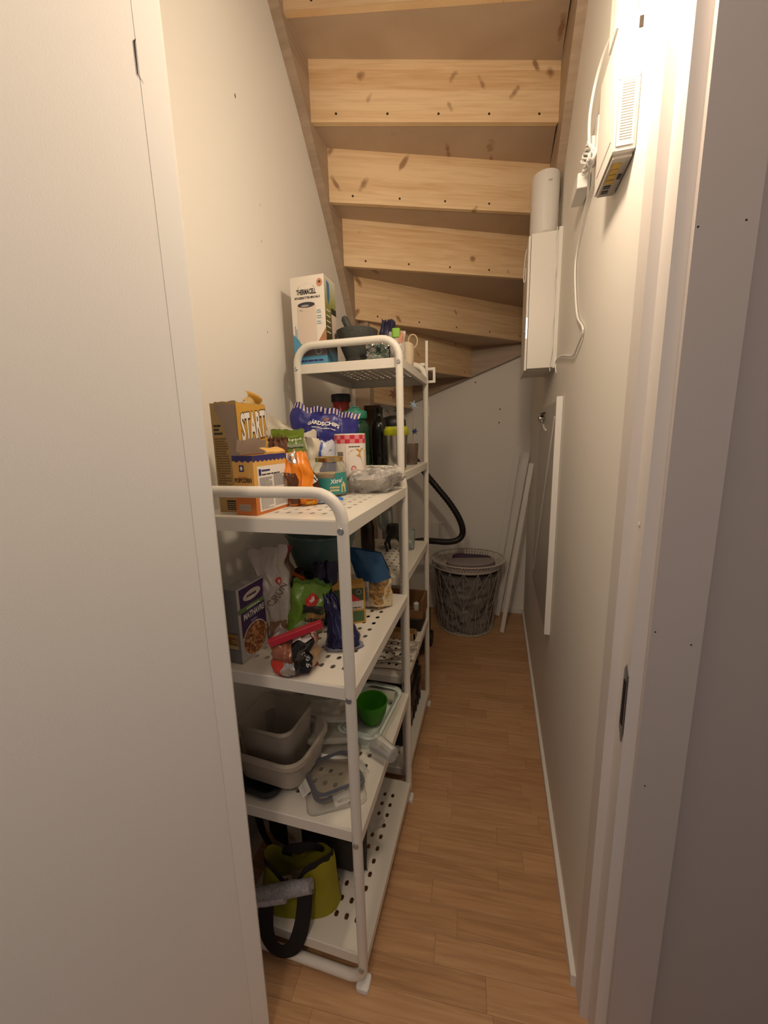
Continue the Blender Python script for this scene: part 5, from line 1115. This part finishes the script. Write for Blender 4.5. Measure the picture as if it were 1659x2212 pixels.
MB().box(-.0375, -.034, .02, .13, .03, .034).build('side_groove', GREY_INK, t)
pp = MB().box(-.034, -.003, .010, .135, -.003, .004).build('port_panel', flat('port_panel_grey', (.42, .38, .34), .5), t)
for k in range(4): MB().box(-.030, -.016, .024 + k*.017, .036 + k*.017, -.0045, -.003).build('port', flat('port_yellow', (.50, .31, .015), .4), pp)
for y in (.094, .112): MB().box(-.029, -.017, y, y + .010, -.0045, -.003).build('port', M_BLACK, pp)
MB().box(-.012, -.006, .06, .075, -.0045, -.003).build('port', M_BLACK, pp)
MB().box(-.010, -.004, -.0006, .0015, .180, .196).build('slot', M_SCREW, t)
t = thing('cable_duct', 'white cable trunking above the wall modem', 'trunking', (XR, .955, 2.058)); MB().box(-.034, -.001, 0, .055, 0, .34).build('duct', M_MOD, t); MB().box(-.0345, -.034, .02, .024, .01, .34).build('seam', GREY_INK, t)
t = thing('power_adapter', 'white plug-in power adapter on the right wall', 'adapter', (XR, 1.30, 1.985))
MB().rbox(-.034, -.001, .01, .110, 0, .036, .004).build('body', M_PLASTIC, t); MB().rbox(-.012, -.001, -.10, -.03, .02, .095, .004).build('socket_plate', M_PLASTIC, t); MB().rbox(-.024, -.012, -.085, -.045, .035, .062, .004).build('plug', M_PLASTIC, t)
t = thing('wall_hook', 'tiny white cable hook beside the modem', 'hook', (XR, 1.235, 2.075)); MB().rbox(-.011, -.001, -.014, .014, -.012, .012, .003).build('hook', M_PLASTIC, t)
# cables
def smooth_path(P, n=6):
    P = [Vector(p) for p in P]; Q = []
    for i in range(len(P)-1):
        for k in range(n):
            tt = k/n; p0 = P[max(i-1, 0)]; p1 = P[i]; p2 = P[i+1]; p3 = P[min(i+2, len(P)-1)]
            Q.append(.5*((2*p1) + (p2-p0)*tt + (2*p0 - 5*p1 + 4*p2 - p3)*tt*tt + (3*p1 - p0 - 3*p2 + p3)*tt**3))
    return Q + [P[-1]]
t = thing('power_cable', 'white cable with a bundled coil running down the right wall', 'cable', (.205, 1.30, 2.0))
o_ = Vector((.205, 1.30, 2.0))
up = [(.208, .985, 2.075), (.206, 1.06, 2.135), (.200, 1.13, 2.150), (.194, 1.18, 2.130), (.188, 1.19, 2.075), (.190, 1.19, 2.02), (.196, 1.20, 1.985)]
MB().tube([p - o_ for p in smooth_path(up)], .0032, 8).build('cable', M_PLASTIC, t, smooth=True)
dn = [(.196, 1.20, 1.985), (.206, 1.26, 1.955), (.2135, 1.33, 1.935), (.2145, 1.42, 1.895), (.2145, 1.455, 1.845), (.2145, 1.42, 1.755), (.2145, 1.36, 1.675), (.2145, 1.26, 1.617), (.2145, 1.335, 1.585), (.2145, 1.40, 1.575), (.2145, 1.62, 1.612), (.2145, 1.78, 1.622), (.2145, 1.80, 1.60), (.2145, 1.77, 1.575)]
MB().tube([p - o_ for p in smooth_path(dn)], .0026, 8).build('cable', M_PLASTIC, t, smooth=True)
c0 = Vector((.192, 1.20, 1.992)) - o_
for k in range(7):
    a0 = k*.9; ax = .036 + .008*(k % 3)
    MB().tube([c0 + Vector((.010*math.sin(a*2 + a0)*.7, ax*math.cos(a), .030*math.sin(a + .4*k)*.9)) for a in [2*PI*q/20 for q in range(20)]], .0030, 6, closed=True).build('coil', M_PLASTIC, t, smooth=True)
t = thing('thin_cord', 'thin white cord hanging down beside the wall cabinet', 'cord', (.2, 1.82, 1.9)); o_ = Vector((.2, 1.82, 1.9))
P = [(.200, 1.835, 2.12), (.196, 1.828, 2.06), (.203, 1.826, 1.99), (.199, 1.828, 1.93), (.204, 1.828, 1.84), (.200, 1.829, 1.76), (.203, 1.828, 1.69), (.196, 1.828, 1.62), (.198, 1.832, 1.59)]
MB().tube([p - o_ for p in smooth_path(P)], .0018, 6).build('cord', M_PLASTIC, t, smooth=True)
t = thing('thin_cord', 'thin cord looping at the left of the wall cabinet', 'cord', (.09, 2.0, 2.0)); o_ = Vector((.09, 2.0, 2.0))
P = [(.108, 1.99, 2.115), (.100, 1.985, 2.116), (.0935, 1.985, 2.09), (.091, 1.985, 2.05), (.089, 1.985, 2.00), (.0925, 1.985, 1.985), (.0965, 1.985, 2.00), (.0965, 1.985, 2.04)]
MB().tube([p - o_ for p in smooth_path(P)], .0018, 6).build('cord', M_PLASTIC, t, smooth=True)
